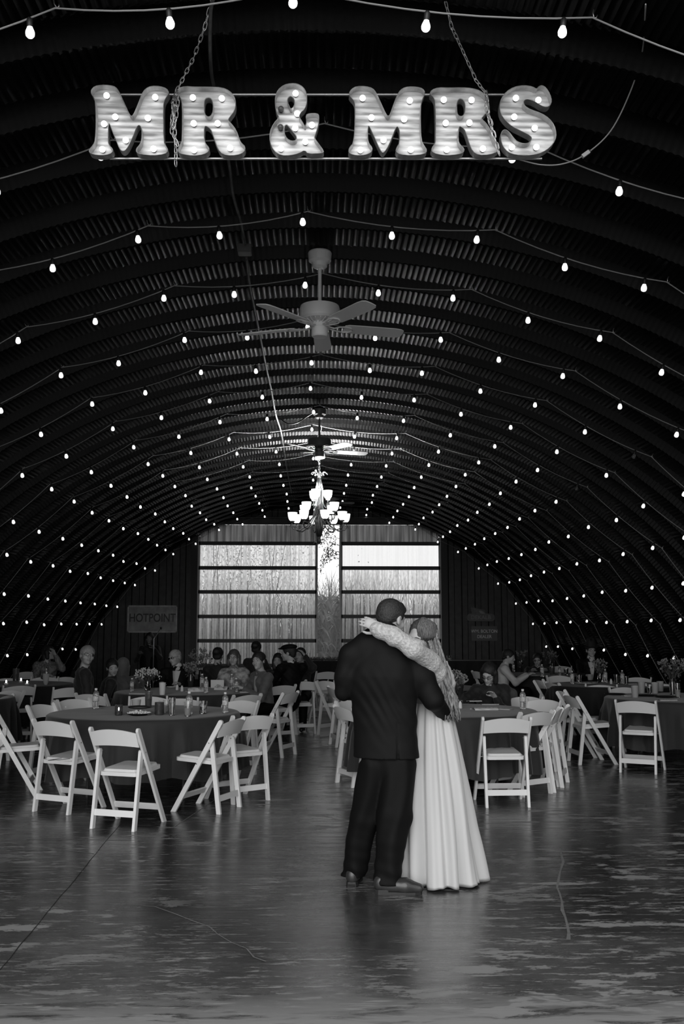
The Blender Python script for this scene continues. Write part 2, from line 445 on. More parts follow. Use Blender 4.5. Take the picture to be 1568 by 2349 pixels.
# back wall of box-profile cladding sheets
wb = struct(link('wall_back', None)); wb['label'] = 'dark ribbed cladding of the end wall'
def sheet(x0, x1, z0f, z1f, m, parent, name, Y=HUT1, pitch=0.31, depth=0.035, fine=0.0):
    xs = []; x = x0
    prof = [(0, 0), (.50, 0), (.56, -1), (.94, -1), (1.0, 0)]
    while x < x1 - 1e-6:
        for t, d in prof[:-1]:
            if x + t * pitch <= x1 + 1e-6: xs.append((x + t * pitch, d * depth))
        x += pitch
    xs.append((x1, 0))
    if fine:
        ys = []; 
        for k in range(len(xs) - 1):
            (xa, da), (xb, db) = xs[k], xs[k + 1]; n = max(1, int((xb - xa) / (fine / 4)))
            ys += [(xa + (xb - xa) * j / n, da + (db - da) * j / n) for j in range(n)]
        ys.append(xs[-1]); xs = [(a, d + 0.006 * math.sin(2 * math.pi * a / fine)) for a, d in ys]
    P = []
    for a, d in xs:
        lo, hi = z0f(a), z1f(a)
        P.append([(a, Y + d, lo + (hi - lo) * t) for t in (0, .5, 1)])
    o = MB().grid(P).build(name, m, parent, smooth=30)
    return o
x = -5.89
while x < DL - .05:
    x1 = min(x + 0.93, DL); sheet(x, x1, lambda a: 0, lambda a: max(arch(a, RI + .12), 0.01), M_wall, wb, 'cladding_sheet'); x = x1
x = DR
while x < 5.88:
    x1 = min(x + 0.93, 5.9); sheet(x, x1, lambda a: 0, lambda a: max(arch(a, RI + .12), 0.01), M_wall, wb, 'cladding_sheet'); x = x1
x = -2.84
while x < 2.85:
    x1 = min(x + 0.95, 2.86); sheet(x, x1, lambda a: min(DZ + .06, arch(a, RI + .12) - .01), lambda a: arch(a, RI + .12), M_wall, wb, 'cladding_sheet'); x = x1
hb = MB().box((0, HUT1 - .09, DZ + .05), (4.9, .1, .13)); struct(hb.build('trim_1', M_beam))
hb = MB().tube([(x, HUT1 - .20, DZ + .135) for x in (-1.9, 0, 1.9)], .012, 8); struct(hb.build('trim_2', mat('door_track_steel', .4, .35, .8)))
for s, xx in ((-1, DL), (1, DR)):
    struct(MB().box((xx + s * .06, HUT1 - .05, 1.85), (.14, .12, 3.7)).build('trim_3' if s < 0 else 'trim_4', mat('dark_jamb', .035, .6)))

# translucent corrugated door leaves
def fibreglass(name='weathered_clear_fibreglass', lo_=.12, hi_=.92, dd=.35):
    m = bpy.data.materials.new(name); m.use_nodes = True; n = m.node_tree; n.nodes.clear(); N = n.nodes.new; L = n.links.new
    out = N('ShaderNodeOutputMaterial'); tc = N('ShaderNodeTexCoord')
    def noise(sc, st, det=4, off=0.):
        mp = N('ShaderNodeMapping'); mp.inputs['Scale'].default_value = st; mp.inputs['Location'].default_value = (off, 0, off); L(tc.outputs['Object'], mp.inputs[0])
        t = N('ShaderNodeTexNoise'); t.inputs['Scale'].default_value = sc; t.inputs['Detail'].default_value = det; L(mp.outputs[0], t.inputs['Vector']); return t.outputs['Fac']
    def rng(x, a, b2, c, d):
        r = N('ShaderNodeMapRange'); r.inputs['From Min'].default_value = a; r.inputs['From Max'].default_value = b2
        r.inputs['To Min'].default_value = c; r.inputs['To Max'].default_value = d; L(x, r.inputs['Value']); return r.outputs[0]
    tr = N('ShaderNodeBsdfTransparent'); tl = N('ShaderNodeBsdfTranslucent'); gl = N('ShaderNodeBsdfGlossy'); df = N('ShaderNodeBsdfDiffuse')
    tr.inputs[0].default_value = (.86, .86, .86, 1); tl.inputs[0].default_value = (.95, .95, .95, 1); gl.inputs['Roughness'].default_value = .2; df.inputs[0].default_value = (.35, .35, .35, 1)
    m1 = N('ShaderNodeMixShader'); L(rng(noise(9, (3.0, 1, .05), 8), .40, .60, lo_, hi_), m1.inputs[0]); L(tr.outputs[0], m1.inputs[1]); L(tl.outputs[0], m1.inputs[2])
    m2 = N('ShaderNodeMixShader'); L(rng(noise(30, (1, 1, .5), 6, 3.), .45, .7, .02, dd), m2.inputs[0]); L(m1.outputs[0], m2.inputs[1]); L(df.outputs[0], m2.inputs[2])
    m3 = N('ShaderNodeMixShader'); m3.inputs[0].default_value = .05; L(m2.outputs[0], m3.inputs[1]); L(gl.outputs[0], m3.inputs[2])
    L(m3.outputs[0], out.inputs[0]); return m
M_fg = fibreglass(); M_fgc = fibreglass('clean_clear_fibreglass', .0, .15, .04)
M_fg2 = mat('old_grey_sheet', 0.45, 0.5, var=.08, scale=6, stretch=(4, 1, .3))
def grey_sheet():
    m = bpy.data.materials.new('dull_translucent_sheet'); m.use_nodes = True; n = m.node_tree; n.nodes.clear(); N = n.nodes.new; L = n.links.new
    out = N('ShaderNodeOutputMaterial'); tl = N('ShaderNodeBsdfTranslucent'); df = N('ShaderNodeBsdfDiffuse'); mx = N('ShaderNodeMixShader')
    tc = N('ShaderNodeTexCoord'); mp = N('ShaderNodeMapping'); mp.inputs['Scale'].default_value = (4, 1, .2); L(tc.outputs['Object'], mp.inputs[0])
    t = N('ShaderNodeTexNoise'); t.inputs['Scale'].default_value = 3; L(mp.outputs[0], t.inputs['Vector'])
    r = N('ShaderNodeMapRange'); r.inputs['From Min'].default_value = .3; r.inputs['From Max'].default_value = .7; r.inputs['To Min'].default_value = .06; r.inputs['To Max'].default_value = .34
    L(t.outputs['Fac'], r.inputs['Value']); cb = N('ShaderNodeCombineColor')
    for i in range(3): L(r.outputs[0], cb.inputs[i])
    L(cb.outputs[0], tl.inputs[0]); df.inputs[0].default_value = (.2, .2, .2, 1); mx.inputs[0].default_value = .25
    L(tl.outputs[0], mx.inputs[1]); L(df.outputs[0], mx.inputs[2]); L(mx.outputs[0], out.inputs[0]); return m
M_gs = grey_sheet()
RAILS = [3.545, 2.97, 2.41, 1.84, 1.28, .71, .14]
def door(name, x0, x1, Y):
    d = struct(link(name, None, None, ((x0 + x1) / 2, Y, 0)))
    d['label'] = 'sliding door leaf of clear corrugated sheets on dark rails, %s of the gap' % ('left' if x0 < -1 else 'right')
    cx = (x0 + x1) / 2
    for k in range(len(RAILS)):
        MB().box((0, -.02, RAILS[k]), (x1 - x0 - .06, .06, .085)).build('rail', M_beam, d)
    for xx in (x0 + .03, x1 - .03):
        zt = min(DZ, arch(xx, RI - .02))
        MB().box((xx - cx, -.01, zt / 2 + .05), (.06, .08, zt - .1)).build('stile', M_stile, d)
    for k in range(len(RAILS)):
        hi = RAILS[k - 1] - .04 if k else None
        lo = RAILS[k] + .04
        if k == 0:
            o = sheet(x0 + .05, x1 - .05, lambda a: lo, lambda a: min(DZ - .01, arch(a, RI + .12)), M_gs, d, 'grey_sheet', Y=.05, pitch=.2, depth=.02, fine=.05)
        else:
            o = sheet(x0 + .05, x1 - .05, lambda a: lo, lambda a: hi, M_fgc if (k == 1 and x0 > 0) else M_fg, d, 'clear_sheet', Y=.05, pitch=.2, depth=.02, fine=.066)
        for v in o.data.vertices: v.co.x -= cx
        o.data.update()
    return d
door('door_1', DL, GL, HUT1)
door('door_2', GR, DR, HUT1)

# tall grass, shrub and overhanging branch outside the far door
M_grass = mat('dry_tall_grass', 0.62, 0.7, var=.22, scale=5, stretch=(1, 1, .3))
b = MB(); rg = random.Random(3)
for i in range(5200):
    x = rg.uniform(-4.2, 4.4); y = rg.uniform(24.15, 26.4); h = rg.uniform(1.2, 2.75) * (0.9 + .12 * math.sin(x * 2.1)); w = rg.uniform(.012, .03)
    a = rg.uniform(0, 6.28); ln = rg.uniform(.15, .9); z0 = rg.uniform(-.05, .5) if i % 3 else rg.uniform(.5, 1.4); h2 = min(h, 3.1 - z0)
    pts = []
    for t in (0, .35, .6, .8, 1.0):
        bend = t ** 2.6 * ln; drop = (max(t - .6, 0) ** 2) * 2.2 * ln
        pts.append(Vector((x + math.cos(a) * bend, y + math.sin(a) * bend * .5, z0 + h2 * t - drop)))
    px, py = -math.sin(a) * .3 + .7, math.cos(a) * .3
    row = []
    for t, p in zip((1, 1, .8, .5, .08), pts): row.append([p + Vector((px, py, 0)) * w * t / 2, p - Vector((px, py, 0)) * w * t / 2])
    b.grid(row)
for i in range(520):
    x = rg.uniform(-.25, .75); y = rg.uniform(24.1, 24.5); z0 = rg.uniform(.2, 2.2); L_ = rg.uniform(.5, 1.0); a = rg.choice((0, 3.14)) + rg.uniform(-.8, .8); w = rg.uniform(.025, .055); row = []
    for t, ww in ((0, .6), (.3, 1), (.55, 1), (.8, .7), (1, .1)):
        p = Vector((x + math.cos(a) * L_ * .45 * t ** 1.3, y + math.sin(a) * L_ * .2 * t, z0 + L_ * (1.1 * t - 1.15 * t * t))); row.append([p + Vector((w * ww / 2, 0, w * ww * .3)), p - Vector((w * ww / 2, 0, w * ww * .3))])
    b.grid(row)
g = b.build('tall_grass', M_grass); tag(g, 'dense tall dry grass growing outside the far doors', 'grass'); g['kind'] = 'stuff'
tr = thing('overhanging_tree', 'leafy dark tree overhanging the gap between the far doors', 'tree', (.52, 25.0, 0))
M_bark = mat('bark', .05, .8, bump=.4, bscale=40); M_leaf = mat('dark_leaf', .10, .6, var=.04, scale=9)
bb = MB()
bb.tube([(0, 0, -.05), (.01, 0, 1.5), (0, 0, 3.2), (.02, .0, 5.0)], [.028, .025, .02, .015], 8)
tips = []
for k in range(9):
    z0 = rg.uniform(2.9, 4.3); a = rg.uniform(-.5, .5) + math.pi; L_ = rg.uniform(.35, .6)
    p0 = Vector((0, 0, z0)); p1 = p0 + Vector((math.cos(a) * L_ * .5, math.sin(a) * L_ * .3, .06)); p2 = p0 + Vector((math.cos(a) * L_, math.sin(a) * L_ * .5, -rg.uniform(.1, .5)))
    bb.tube([p0, p1, p2], [.007, .005, .002], 5); tips.append((p0, p1, p2))
bb.build('trunk', M_bark, tr)
lb = MB()
for k in range(420):
    p0, p1, p2 = rg.choice(tips); t = rg.uniform(.2, 1.05); p = (p0.lerp(p1, t * 2) if t < .5 else p1.lerp(p2, t * 2 - 1)) + Vector([rg.gauss(0, .035) for _ in range(3)])
    e = Euler([rg.uniform(0, 6.28) for _ in range(3)]).to_matrix(); l = rg.uniform(.04, .08)
    q = [p + e @ Vector(c) for c in ((0, 0, 0), (l * .4, l * .25, 0), (l, 0, .004), (l * .4, -l * .25, 0))]
    lb.add(q, [(0, 1, 2, 3)])
lo = lb.build('foliage', M_leaf, tr); lo['kind'] = 'stuff'
# a hedge row further off, behind the left leaf
hd = thing('hedge', 'pale leafy hedge beyond the grass behind the left door', 'hedge', (-2.4, 28.5, 0)); hl = MB()
for k in range(9000):
    p = Vector((rg.gauss(0, 1.1), rg.gauss(0, .5), rg.uniform(0, 4.4) ** 1.0)); e = Euler([rg.uniform(0, 6.28) for _ in range(3)]).to_matrix(); l = rg.uniform(.03, .08)
    hl.add([p + e @ Vector(c) for c in ((0, 0, 0), (l * .4, l * .3, 0), (l, 0, .004), (l * .4, -l * .3, 0))], [(0, 1, 2, 3)])
ho = hl.build('foliage', mat('pale_leaf', .30, .6, var=.1, scale=5), hd); ho['kind'] = 'stuff'
st = MB()
for k in range(14):
    x0 = rg.uniform(-1.3, 1.3); st.tube([(x0, 0, -.05), (x0 + rg.uniform(-.2, .2), .1, 2), (x0 + rg.uniform(-.4, .4), 0, 4.2)], [.03, .02, .008], 5)
st.build('stem', M_bark, hd)
# ================================================================== STRING LIGHTS
bulb_prof = [(.012, .0), (.012, .006), (.0145, .012), (.0185, .022), (.0203, .032), (.0188, .043), (.0125, .051), (.0035, .054)]
bulb_me = MB().lathe([(r, -z) for r, z in bulb_prof], 12).mesh('bulb', M_bulb, True, True)
bulboff_me = bulb_me.copy(); bulboff_me.materials.clear(); bulboff_me.materials.append(M_bulboff)
sock_me = MB().lathe([(.0125, -.034), (.0135, -.032), (.014, -.004), (.012, .004), (.008, .010)], 10).mesh('socket', M_black, 40, True)
hook_me = MB().tube([(0, 0, .075), (0, 0, .02), (.008, 0, .0), (.018, 0, .004), (.020, 0, .016)], .003, 6).mesh('hook', M_steel, True)
ordn = ['front edge of the hut, above the marquee letters', 'just behind the marquee letters', 'in front of the nearest ceiling fan', 'above the nearest ceiling fan', 'just behind the nearest ceiling fan',
        'second behind the nearest ceiling fan', 'third behind the nearest ceiling fan', 'just in front of the dark middle ceiling fan', 'between the middle fan and the chandelier', 'just behind the chandelier',
        'second behind the chandelier', 'third behind the chandelier', 'just in front of the farthest ceiling fan', 'just behind the farthest ceiling fan', 'third from the back wall', 'second from the back wall', 'closest to the back wall']
unlit = {(5, 6), (7, 6), (4, 7)}
for j in range(17):
    Y = 4.10 + 1.1875 * j
    s = thing('string_light', 'black-socketed festoon string of bulbs, ' + ordn[j], 'string light', (0, Y, 0), group='string lights across the arch')
    hk = [0.2 + 11.35 * m for m in range(-6, 7)]
    hp = {}
    def P(a, r): return Vector((r * math.sin(R_(a)), 0, ZC + r * math.cos(R_(a))))
    rg = random.Random(40 + j)
    hr = [6.045 for _ in hk]
    hpts = []
    for a, r in zip(hk, hr):
        a2 = a + rg.uniform(-.25, .25) - (1.2 if (j % 2 == 0 and abs(a) < 1) else 0); p = P(a2, r); hpts.append((a2, p))
        h = link('hook', hook_me, s, p); h.rotation_euler = (0, R_(a2), 0)
    # bulbs on the straight runs
    pts = []
    for i in range(len(hpts) - 1):
        (a0, p0), (a1, p1) = hpts[i], hpts[i + 1]
        for k in range(8):
            t = k / 8; pts.append((a0 + (a1 - a0) * t, p0.lerp(p1, t) - Vector((0, 0, .05 * 4 * t * (1 - t) * (.5 + .5 * abs(math.cos(R_(a0))))))))
    pts.append(hpts[-1])
    MB().tube([p for a, p in pts], .0042, 6).build('cable', M_cable, s, True)
    AA = np.array([a for a, p in pts]); PP = np.array([p[:] for a, p in pts])
    for k in range(-11, 12):
        a = (-0.9 + 5.68 * k if k >= 0 else -0.9 + 5.55 * k) + rg.uniform(-.3, .3)
        if a > 63 or a < -63.5: continue
        a -= math.copysign(0.5, a) * min(abs(a) / 50, 1)
        p = Vector([float(np.interp(a, AA, PP[:, q])) for q in range(3)]) - Vector((0, 0, .008))
        so = link('socket', sock_me, s, p); tilt = rg.uniform(-.08, .08) + R_(a) * .35; so.rotation_euler = (rg.uniform(-.08, .08), tilt, 0)
        off = (j + 0, k) in unlit
        bu = link('bulb', bulboff_me if off else bulb_me, so, (0, 0, -.030))
        if off: bu['label'] = 'unlit bulb'

# ================================================================== MARQUEE SIGN
SY = 4.62
def tin():
    m = bpy.data.materials.new('streaked_galvanised_tin'); m.use_nodes = True; n = m.node_tree; b = n.nodes['Principled BSDF']; N = n.nodes.new; L = n.links.new
    tc = N('ShaderNodeTexCoord')
    def noise(sc, st, det=6):
        mp = N('ShaderNodeMapping'); mp.inputs['Scale'].default_value = st; L(tc.outputs['Object'], mp.inputs[0])
        t = N('ShaderNodeTexNoise'); t.inputs['Scale'].default_value = sc; t.inputs['Detail'].default_value = det; L(mp.outputs[0], t.inputs['Vector']); return t.outputs['Fac']
    w = N('ShaderNodeTexWave'); w.bands_direction = 'Z'; w.inputs['Scale'].default_value = 9.5; w.inputs['Distortion'].default_value = 3.0; w.inputs['Detail'].default_value = 3; w.inputs['Detail Scale'].default_value = 3
    mp = N('ShaderNodeMapping'); mp.inputs['Scale'].default_value = (.25, 1, 1); L(tc.outputs['Object'], mp.inputs[0]); L(mp.outputs[0], w.inputs['Vector'])
    mx = N('ShaderNodeMix'); mx.data_type = 'FLOAT'; mx.inputs[0].default_value = .82; L(w.outputs['Fac'], mx.inputs[2]); L(noise(26, (.22, 1, 2.0), 9), mx.inputs[3])
    r = N('ShaderNodeMapRange'); r.inputs['From Min'].default_value = .30; r.inputs['From Max'].default_value = .66; r.inputs['To Min'].default_value = .28; r.inputs['To Max'].default_value = .95; L(mx.outputs[0], r.inputs['Value'])
    cb = N('ShaderNodeCombineColor')
    for i in range(3): L(r.outputs[0], cb.inputs[i])
    L(cb.outputs[0], b.inputs['Base Color']); b.inputs['Roughness'].default_value = .5; b.inputs['Metallic'].default_value = .15; return m
M_tin = tin(); M_rim = mat('letter_rim_metal', .42, .4, .4, var=.12, scale=25); M_mbulb = mat('marquee_bulb_globe', .9, .3, emit=2.6)
L1 = {'M': ([(80,130),(100,108),(140,100),(190,102),(225,112),(245,140),(265,185),(290,240),(308,278),(320,288),(335,275),(360,215),(385,150),(405,122),(440,106),(490,108),(530,122),(543,145),(530,165),(512,195),(508,240),(510,440),(525,465),(538,490),(520,510),(450,518),(380,512),(350,500),(350,480),(372,455),(382,430),(384,380),(378,345),(362,335),(348,350),(325,410),(300,465),(280,490),(265,493),(250,480),(228,425),(205,370),(190,328),(180,326),(178,440),(185,460),(205,480),(208,495),(190,510),(140,518),(90,512),(68,500),(70,485),(95,455),(105,430),(110,330),(106,200),(95,170),(80,150)], [], [(165,145),(457,155),(217,273),(413,280),(150,315),(280,413),(140,468),(447,465)], []),
 'R': ([(592,140),(600,120),(640,108),(700,112),(780,112),(860,115),(905,135),(935,170),(942,210),(935,250),(905,290),(893,310),(915,330),(945,370),(965,430),(975,447),(1000,470),(990,500),(950,516),(890,518),(850,500),(830,460),(810,400),(795,360),(765,340),(752,350),(752,420),(760,450),(783,475),(780,495),(750,512),(690,520),(630,512),(600,500),(598,485),(615,450),(625,430),(625,200),(612,170)], [[(755,200),(762,180),(780,174),(798,182),(806,210),(806,255),(795,280),(780,288),(765,280),(755,260)]], [(683,157),(857,162),(688,312),(832,312),(690,472),(907,460)], []),
 'A': ([(1275,90),(1310,92),(1345,112),(1366,150),(1368,200),(1355,240),(1330,262),(1318,288),(1340,320),(1358,352),(1370,315),(1362,280),(1385,270),(1430,270),(1440,285),(1435,340),(1415,400),(1410,415),(1440,455),(1468,495),(1460,505),(1375,508),(1355,485),(1320,505),(1270,518),(1215,518),(1170,490),(1148,440),(1148,380),(1170,330),(1205,292),(1190,270),(1180,220),(1180,170),(1195,130),(1230,100)], [[(1255,175),(1268,165),(1285,172),(1295,195),(1290,225),(1272,242),(1262,220),(1252,195)], [(1232,350),(1245,334),(1262,350),(1290,385),(1308,410),(1300,430),(1275,432),(1250,418),(1235,390)]], [(1300,132),(1310,253),(1398,322),(1298,340),(1358,422),(1212,463)], [(1212,225),(1210,335)])}
L2 = {'M': ([(105,150),(120,125),(150,108),(205,108),(245,120),(265,145),(290,200),(325,278),(340,287),(352,275),(375,205),(400,145),(425,120),(460,110),(510,112),(545,122),(558,145),(545,175),(532,210),(530,330),(535,430),(550,460),(570,490),(555,510),(480,518),(410,512),(385,495),(390,475),(408,445),(410,380),(400,348),(388,345),(375,370),(340,460),(314,500),(300,500),(280,460),(240,370),(225,340),(216,345),(214,420),(222,450),(243,475),(238,500),(200,515),(150,518),(110,508),(102,490),(115,465),(130,450),(140,380),(143,220),(135,190),(115,170)], [], [(187,160),(470,175),(240,277),(436,287),(312,412),(173,472),(476,470)], []),
 'R': ([(588,150),(600,130),(640,115),(700,118),(780,116),(840,120),(890,135),(925,170),(940,210),(930,255),(905,285),(892,300),(920,325),(945,360),(965,420),(980,445),(1003,470),(995,495),(940,514),(880,515),(845,495),(825,450),(810,400),(795,360),(770,343),(758,350),(755,430),(765,455),(792,480),(788,500),(755,512),(690,518),(630,510),(600,495),(600,475),(620,450),(625,420),(622,200),(610,170)], [[(750,205),(758,187),(772,180),(790,190),(798,215),(798,255),(788,280),(770,285),(755,275),(750,250)]], [(674,170),(841,172),(686,310),(828,308),(692,470),(909,464)], []),
 'S': ([(1225,125),(1240,108),(1258,102),(1280,115),(1305,155),(1315,195),(1305,220),(1285,230),(1255,222),(1215,195),(1175,182),(1155,185),(1145,200),(1152,225),(1190,248),(1255,270),(1300,300),(1330,340),(1342,390),(1335,430),(1305,470),(1260,500),(1200,515),(1130,518),(1075,508),(1040,485),(1018,450),(1012,400),(1020,375),(1038,365),(1060,380),(1085,415),(1110,440),(1150,452),(1185,445),(1200,420),(1190,400),(1150,380),(1080,345),(1040,310),(1012,270),(1006,225),(1015,180),(1045,140),(1090,112),(1150,102),(1200,110)], [], [(1107,160),(1242,172),(1097,273),(1220,340),(1083,455),(1230,455)], [])}
def chaikin(l):
    out = []
    for i in range(len(l)):
        a, b_ = l[i], l[(i + 1) % len(l)]
        out += [(a[0] * .75 + b_[0] * .25, a[1] * .75 + b_[1] * .25), (a[0] * .25 + b_[0] * .75, a[1] * .25 + b_[1] * .75)]
    return out
def letter(spec, ox, ch, lab):
    poly, holes, bulbs, off = spec
    def cv(l): return [(lambda q: (q.x, q.z))(aty(ox + x / 2.613, 160 + y / 2.613, SY)) for x, y in l]
    poly = chaikin(cv(poly)); holes = [chaikin(cv(h)) for h in holes]
    cx = sum(p[0] for p in poly) / len(poly); cz = min(p[1] for p in poly)
    fn = lambda x, y, t: (x - cx, t, y - cz)
    t = thing('marquee_letter', lab, 'letter', (cx, SY, cz), group='lit marquee letters')
    b = MB(); b.prism(poly, fn, 0.030, 0.036, holes); b.build('back_plate', M_tin, t)
    for l in [poly] + holes:                      # rim wall with thickness
        r = MB(); n = len(l); ar = sum(l[i][0] * l[(i + 1) % n][1] - l[(i + 1) % n][0] * l[i][1] for i in range(n))
        sgn = 1 if ar > 0 else -1
        def offp(i, d):
            a, c = l[i - 1], l[(i + 1) % n]; dx, dy = c[0] - a[0], c[1] - a[1]; m = math.hypot(dx, dy) or 1
            return (l[i][0] + dy / m * d * sgn, l[i][1] - dx / m * d * sgn)
        O = [offp(i, .0025) for i in range(n)]; I = [offp(i, -.0005) for i in range(n)]
        rows = [[fn(*I[i % n], .036), fn(*I[i % n], -.010), fn(*O[i % n], -.012), fn(*O[i % n], .036)] for i in range(n + 1)]
        r.grid(rows); r.build('rim', M_rim, t, fix=False)
    for k, (x, y) in enumerate(bulbs + off):
        q = aty(ox + x / 2.613, 160 + y / 2.613 - 1, SY); lit = k < len(bulbs)
        so = MB().lathe([(.012, .0), (.012, -.010)], 12, rot=Matrix.Rotation(R_(90), 3, 'X')).build('bulb_socket', M_black, t, 40, (q.x - cx, .030, q.z - cz - .004), fix=True)
        so.rotation_euler = (R_(0), 0, 0); so.rotation_euler = (math.pi, 0, 0)
        g = MB().ball((0, .018, 0), (.0150, .0150, .0150), 14, 10).build('bulb', M_mbulb if lit else M_bulboff, so, True)
        if not lit: g['label'] = 'unlit bulb'
letter(L1['M'], 180, 'M', 'first lit marquee letter M, far left of the hanging sign')
letter(L1['R'], 180, 'R', 'lit marquee letter R between the left chain and the ampersand')
letter(L1['A'], 180, '&', 'lit marquee ampersand in the middle of the hanging sign')
letter(L2['M'], 760, 'M', 'second lit marquee letter M, right of the ampersand')
letter(L2['R'], 760, 'R', 'lit marquee letter R touched by the right chain')
letter(L2['S'], 760, 'S', 'lit marquee letter S at the right end of the sign')
for (xa, xb, y, lb_) in ((212, 1235, 217, 'upper steel bar carrying the marquee letters'), (252, 1242, 364, 'lower steel bar carrying the marquee letters')):
    a, c = aty(xa, y, SY + .045), aty(xb, y, SY + .045)
    o = MB().tube([Vector((0, 0, 0)), c - a], .0065, 10).build('sign_bar', M_steel, None, 40, a); tag(o, lb_, 'bar')
# chains: real links
link_pts = []
for k in range(14):
    a = 2 * math.pi * k / 14; link_pts.append(Vector((.0075 * math.cos(a), 0, .0165 * math.sin(a) + (.004 if math.sin(a) > 0 else -.004))))
def ring_mesh():
    b = MB(); n = 14; m = 6; o = 0
    for i in range(n):
        p = link_pts[i]; d = (link_pts[(i + 1) % n] - link_pts[i - 1]).normalized(); w = Vector((0, 1, 0)); u = d.cross(w)
        for k in range(m):
            a = 2 * math.pi * k / m; b.v.append(tuple(p + (u * math.cos(a) + w * math.sin(a)) * .0022))
    for i in range(n):
        for k in range(m): b.f.append((i * m + k, i * m + (k + 1) % m, ((i + 1) % n) * m + (k + 1) % m, ((i + 1) % n) * m + k))
    return b.mesh('chain_link', M_steel, True)
LINK = ring_mesh()
def chain_links(pts, parent, base, spread=0.0, sc=1.0, seed=1):
    rg = random.Random(seed); tot = 0; stepl = .031 * sc
    seg = [(pts[i], pts[i + 1]) for i in range(len(pts) - 1)]; k = 0; carry = 0
    for a, c in seg:
        d = (c - a); L_ = d.length; d.normalize(); t = carry
        q = d.to_track_quat('Z', 'Y')
        while t < L_:
            o = link('chain_link', LINK, parent, a + d * t - base + Vector([rg.uniform(-spread, spread) for _ in range(3)])); o.rotation_mode = 'QUATERNION'
            from mathutils import Quaternion
            o.rotation_quaternion = q @ Quaternion((0, 0, 1), (k % 2) * math.pi / 2 + rg.uniform(-.3, .3) + .4); o.scale = (sc, sc, sc); t += stepl; k += 1
        carry = t - L_
for lab, P_ in (('left chain hanging the marquee sign from the ceiling', [(487, -6, 4.20), (470, 60, 4.28), (445, 130, 4.4), (403, 212, 4.60)]), ('right chain hanging the marquee sign from the ceiling', [(1019, -6, 4.20), (1035, 60, 4.28), (1060, 115, 4.4), (1092, 185, 4.50), (1115, 215, 4.58)])):
    pts = [aty(*p) for p in P_]; pts[0] = atc(P_[0][0], P_[0][1], 6.1) if True else pts[0]
    base = pts[0]; c = thing('hanging_chain', lab, 'chain', base, group='sign chains')
    chain_links(pts, c, base, seed=len(lab))
    e = pts[-1]
    if 'left' in lab:
        chain_links([e, aty(399, 250, 4.58), aty(402, 320, 4.58), aty(403, 376, 4.58)], c, base, .0015, seed=2)
        chain_links([e, aty(396, 235, 4.575), aty(393, 300, 4.57), aty(405, 330, 4.575)], c, base, .003, seed=3)
        chain_links([aty(408, 222, 4.575), aty(404, 270, 4.57), aty(396, 296, 4.57)], c, base, .002, seed=5)
    else:
        chain_links([e, aty(1122, 265, 4.57), aty(1136, 320, 4.57), aty(1146, 362, 4.57)], c, base, .0015, seed=2)
        chain_links([e, aty(1114, 250, 4.57), aty(1128, 300, 4.565), aty(1140, 332, 4.57)], c, base, .002, seed=3)
# cables
def cable(pts, r, name, m, lab, cat='cable', n=8):
    P_ = [Vector(p) for p in pts]; out = []
    for i in range(len(P_) - 1):
        p0, p1, p2, p3 = P_[max(i - 1, 0)], P_[i], P_[i + 1], P_[min(i + 2, len(P_) - 1)]
        for k in range(n):
            t = k / n; out.append(.5 * ((2 * p1) + (-p0 + p2) * t + (2 * p0 - 5 * p1 + 4 * p2 - p3) * t * t + (-p0 + 3 * p1 - 3 * p2 + p3) * t ** 3))
    out.append(P_[-1]); b0 = out[0]
    o = MB().tube([p - b0 for p in out], r, 7).build(name, m, None, True, b0); tag(o, lab, cat); return o
cable([atc(1480, 10, 6.03), aty(1472, 120, 4.45), aty(1445, 210, 4.55), aty(1400, 300, 4.62), aty(1342, 354, 4.66), aty(1290, 376, 4.66), aty(1240, 378, 4.66), aty(1190, 366, 4.66)], .0035, 'power_cord', mat('grey_cord', .22, .5), 'thin power cord drooping right of the marquee letter S', 'cord')
co = thing('cord_plug', 'small plug joined into the drooping cord right of the sign', 'plug', aty(1342, 354, 4.655)); MB().beam((-.016, 0, -.012), (.018, 0, .014), .016, .018, (0, 1, 0)).build('plug_body', mat('grey_plug', .35, .5), co)
MB().beam((.016, 0, .012), (.024, 0, .019), .010, .012, (0, 1, 0)).build('plug_collar', M_black, co)
cond = [(489, -5), (482, 40), (484, 160), (500, 240), (525, 375), (535, 450), (552, 508), (562, 560)]
cable([atc(x, y, 6.02) for x, y in cond], .009, 'conduit', M_dsteel, 'thin conduit along the ceiling from the front to the junction box')
jb = atc(561, 573, 6.01); j = thing('junction_box', 'small square junction box on the ceiling conduit', 'box', jb)
MB().box((0, 0, 0), (.10, .10, .055)).build('box_body', mat('dull_box', .10, .5, .5), j); MB().box((0, 0, -.030), (.086, .086, .006)).build('cover', mat('dull_cover', .14, .4, .6), j)
MB().lathe([(.016, -.02), (.016, .02)], 10, (0, .06, 0), rot=Matrix.Rotation(R_(90), 3, 'X')).build('connector', M_dsteel, j)
cond = [(565, 590), (572, 650), (582, 700), (590, 740), (600, 790), (612, 850), (622, 895), (632, 950), (643, 985), (648, 1010), (655, 1060), (662, 1100), (668, 1128)]
cable([atc(x, y, 6.02) for x, y in cond], .011, 'conduit', M_dsteel, 'long conduit along the ceiling running back from the junction box')
cable([atc(640, 958, 6.0), atc(660, 972, 5.9), atc(680, 970, 5.88), atc(700, 958, 5.95), atc(722, 944, 6.0)], .009, 'power_cord', M_black, 'black cord sagging across the ceiling in front of the middle fan', 'cord')

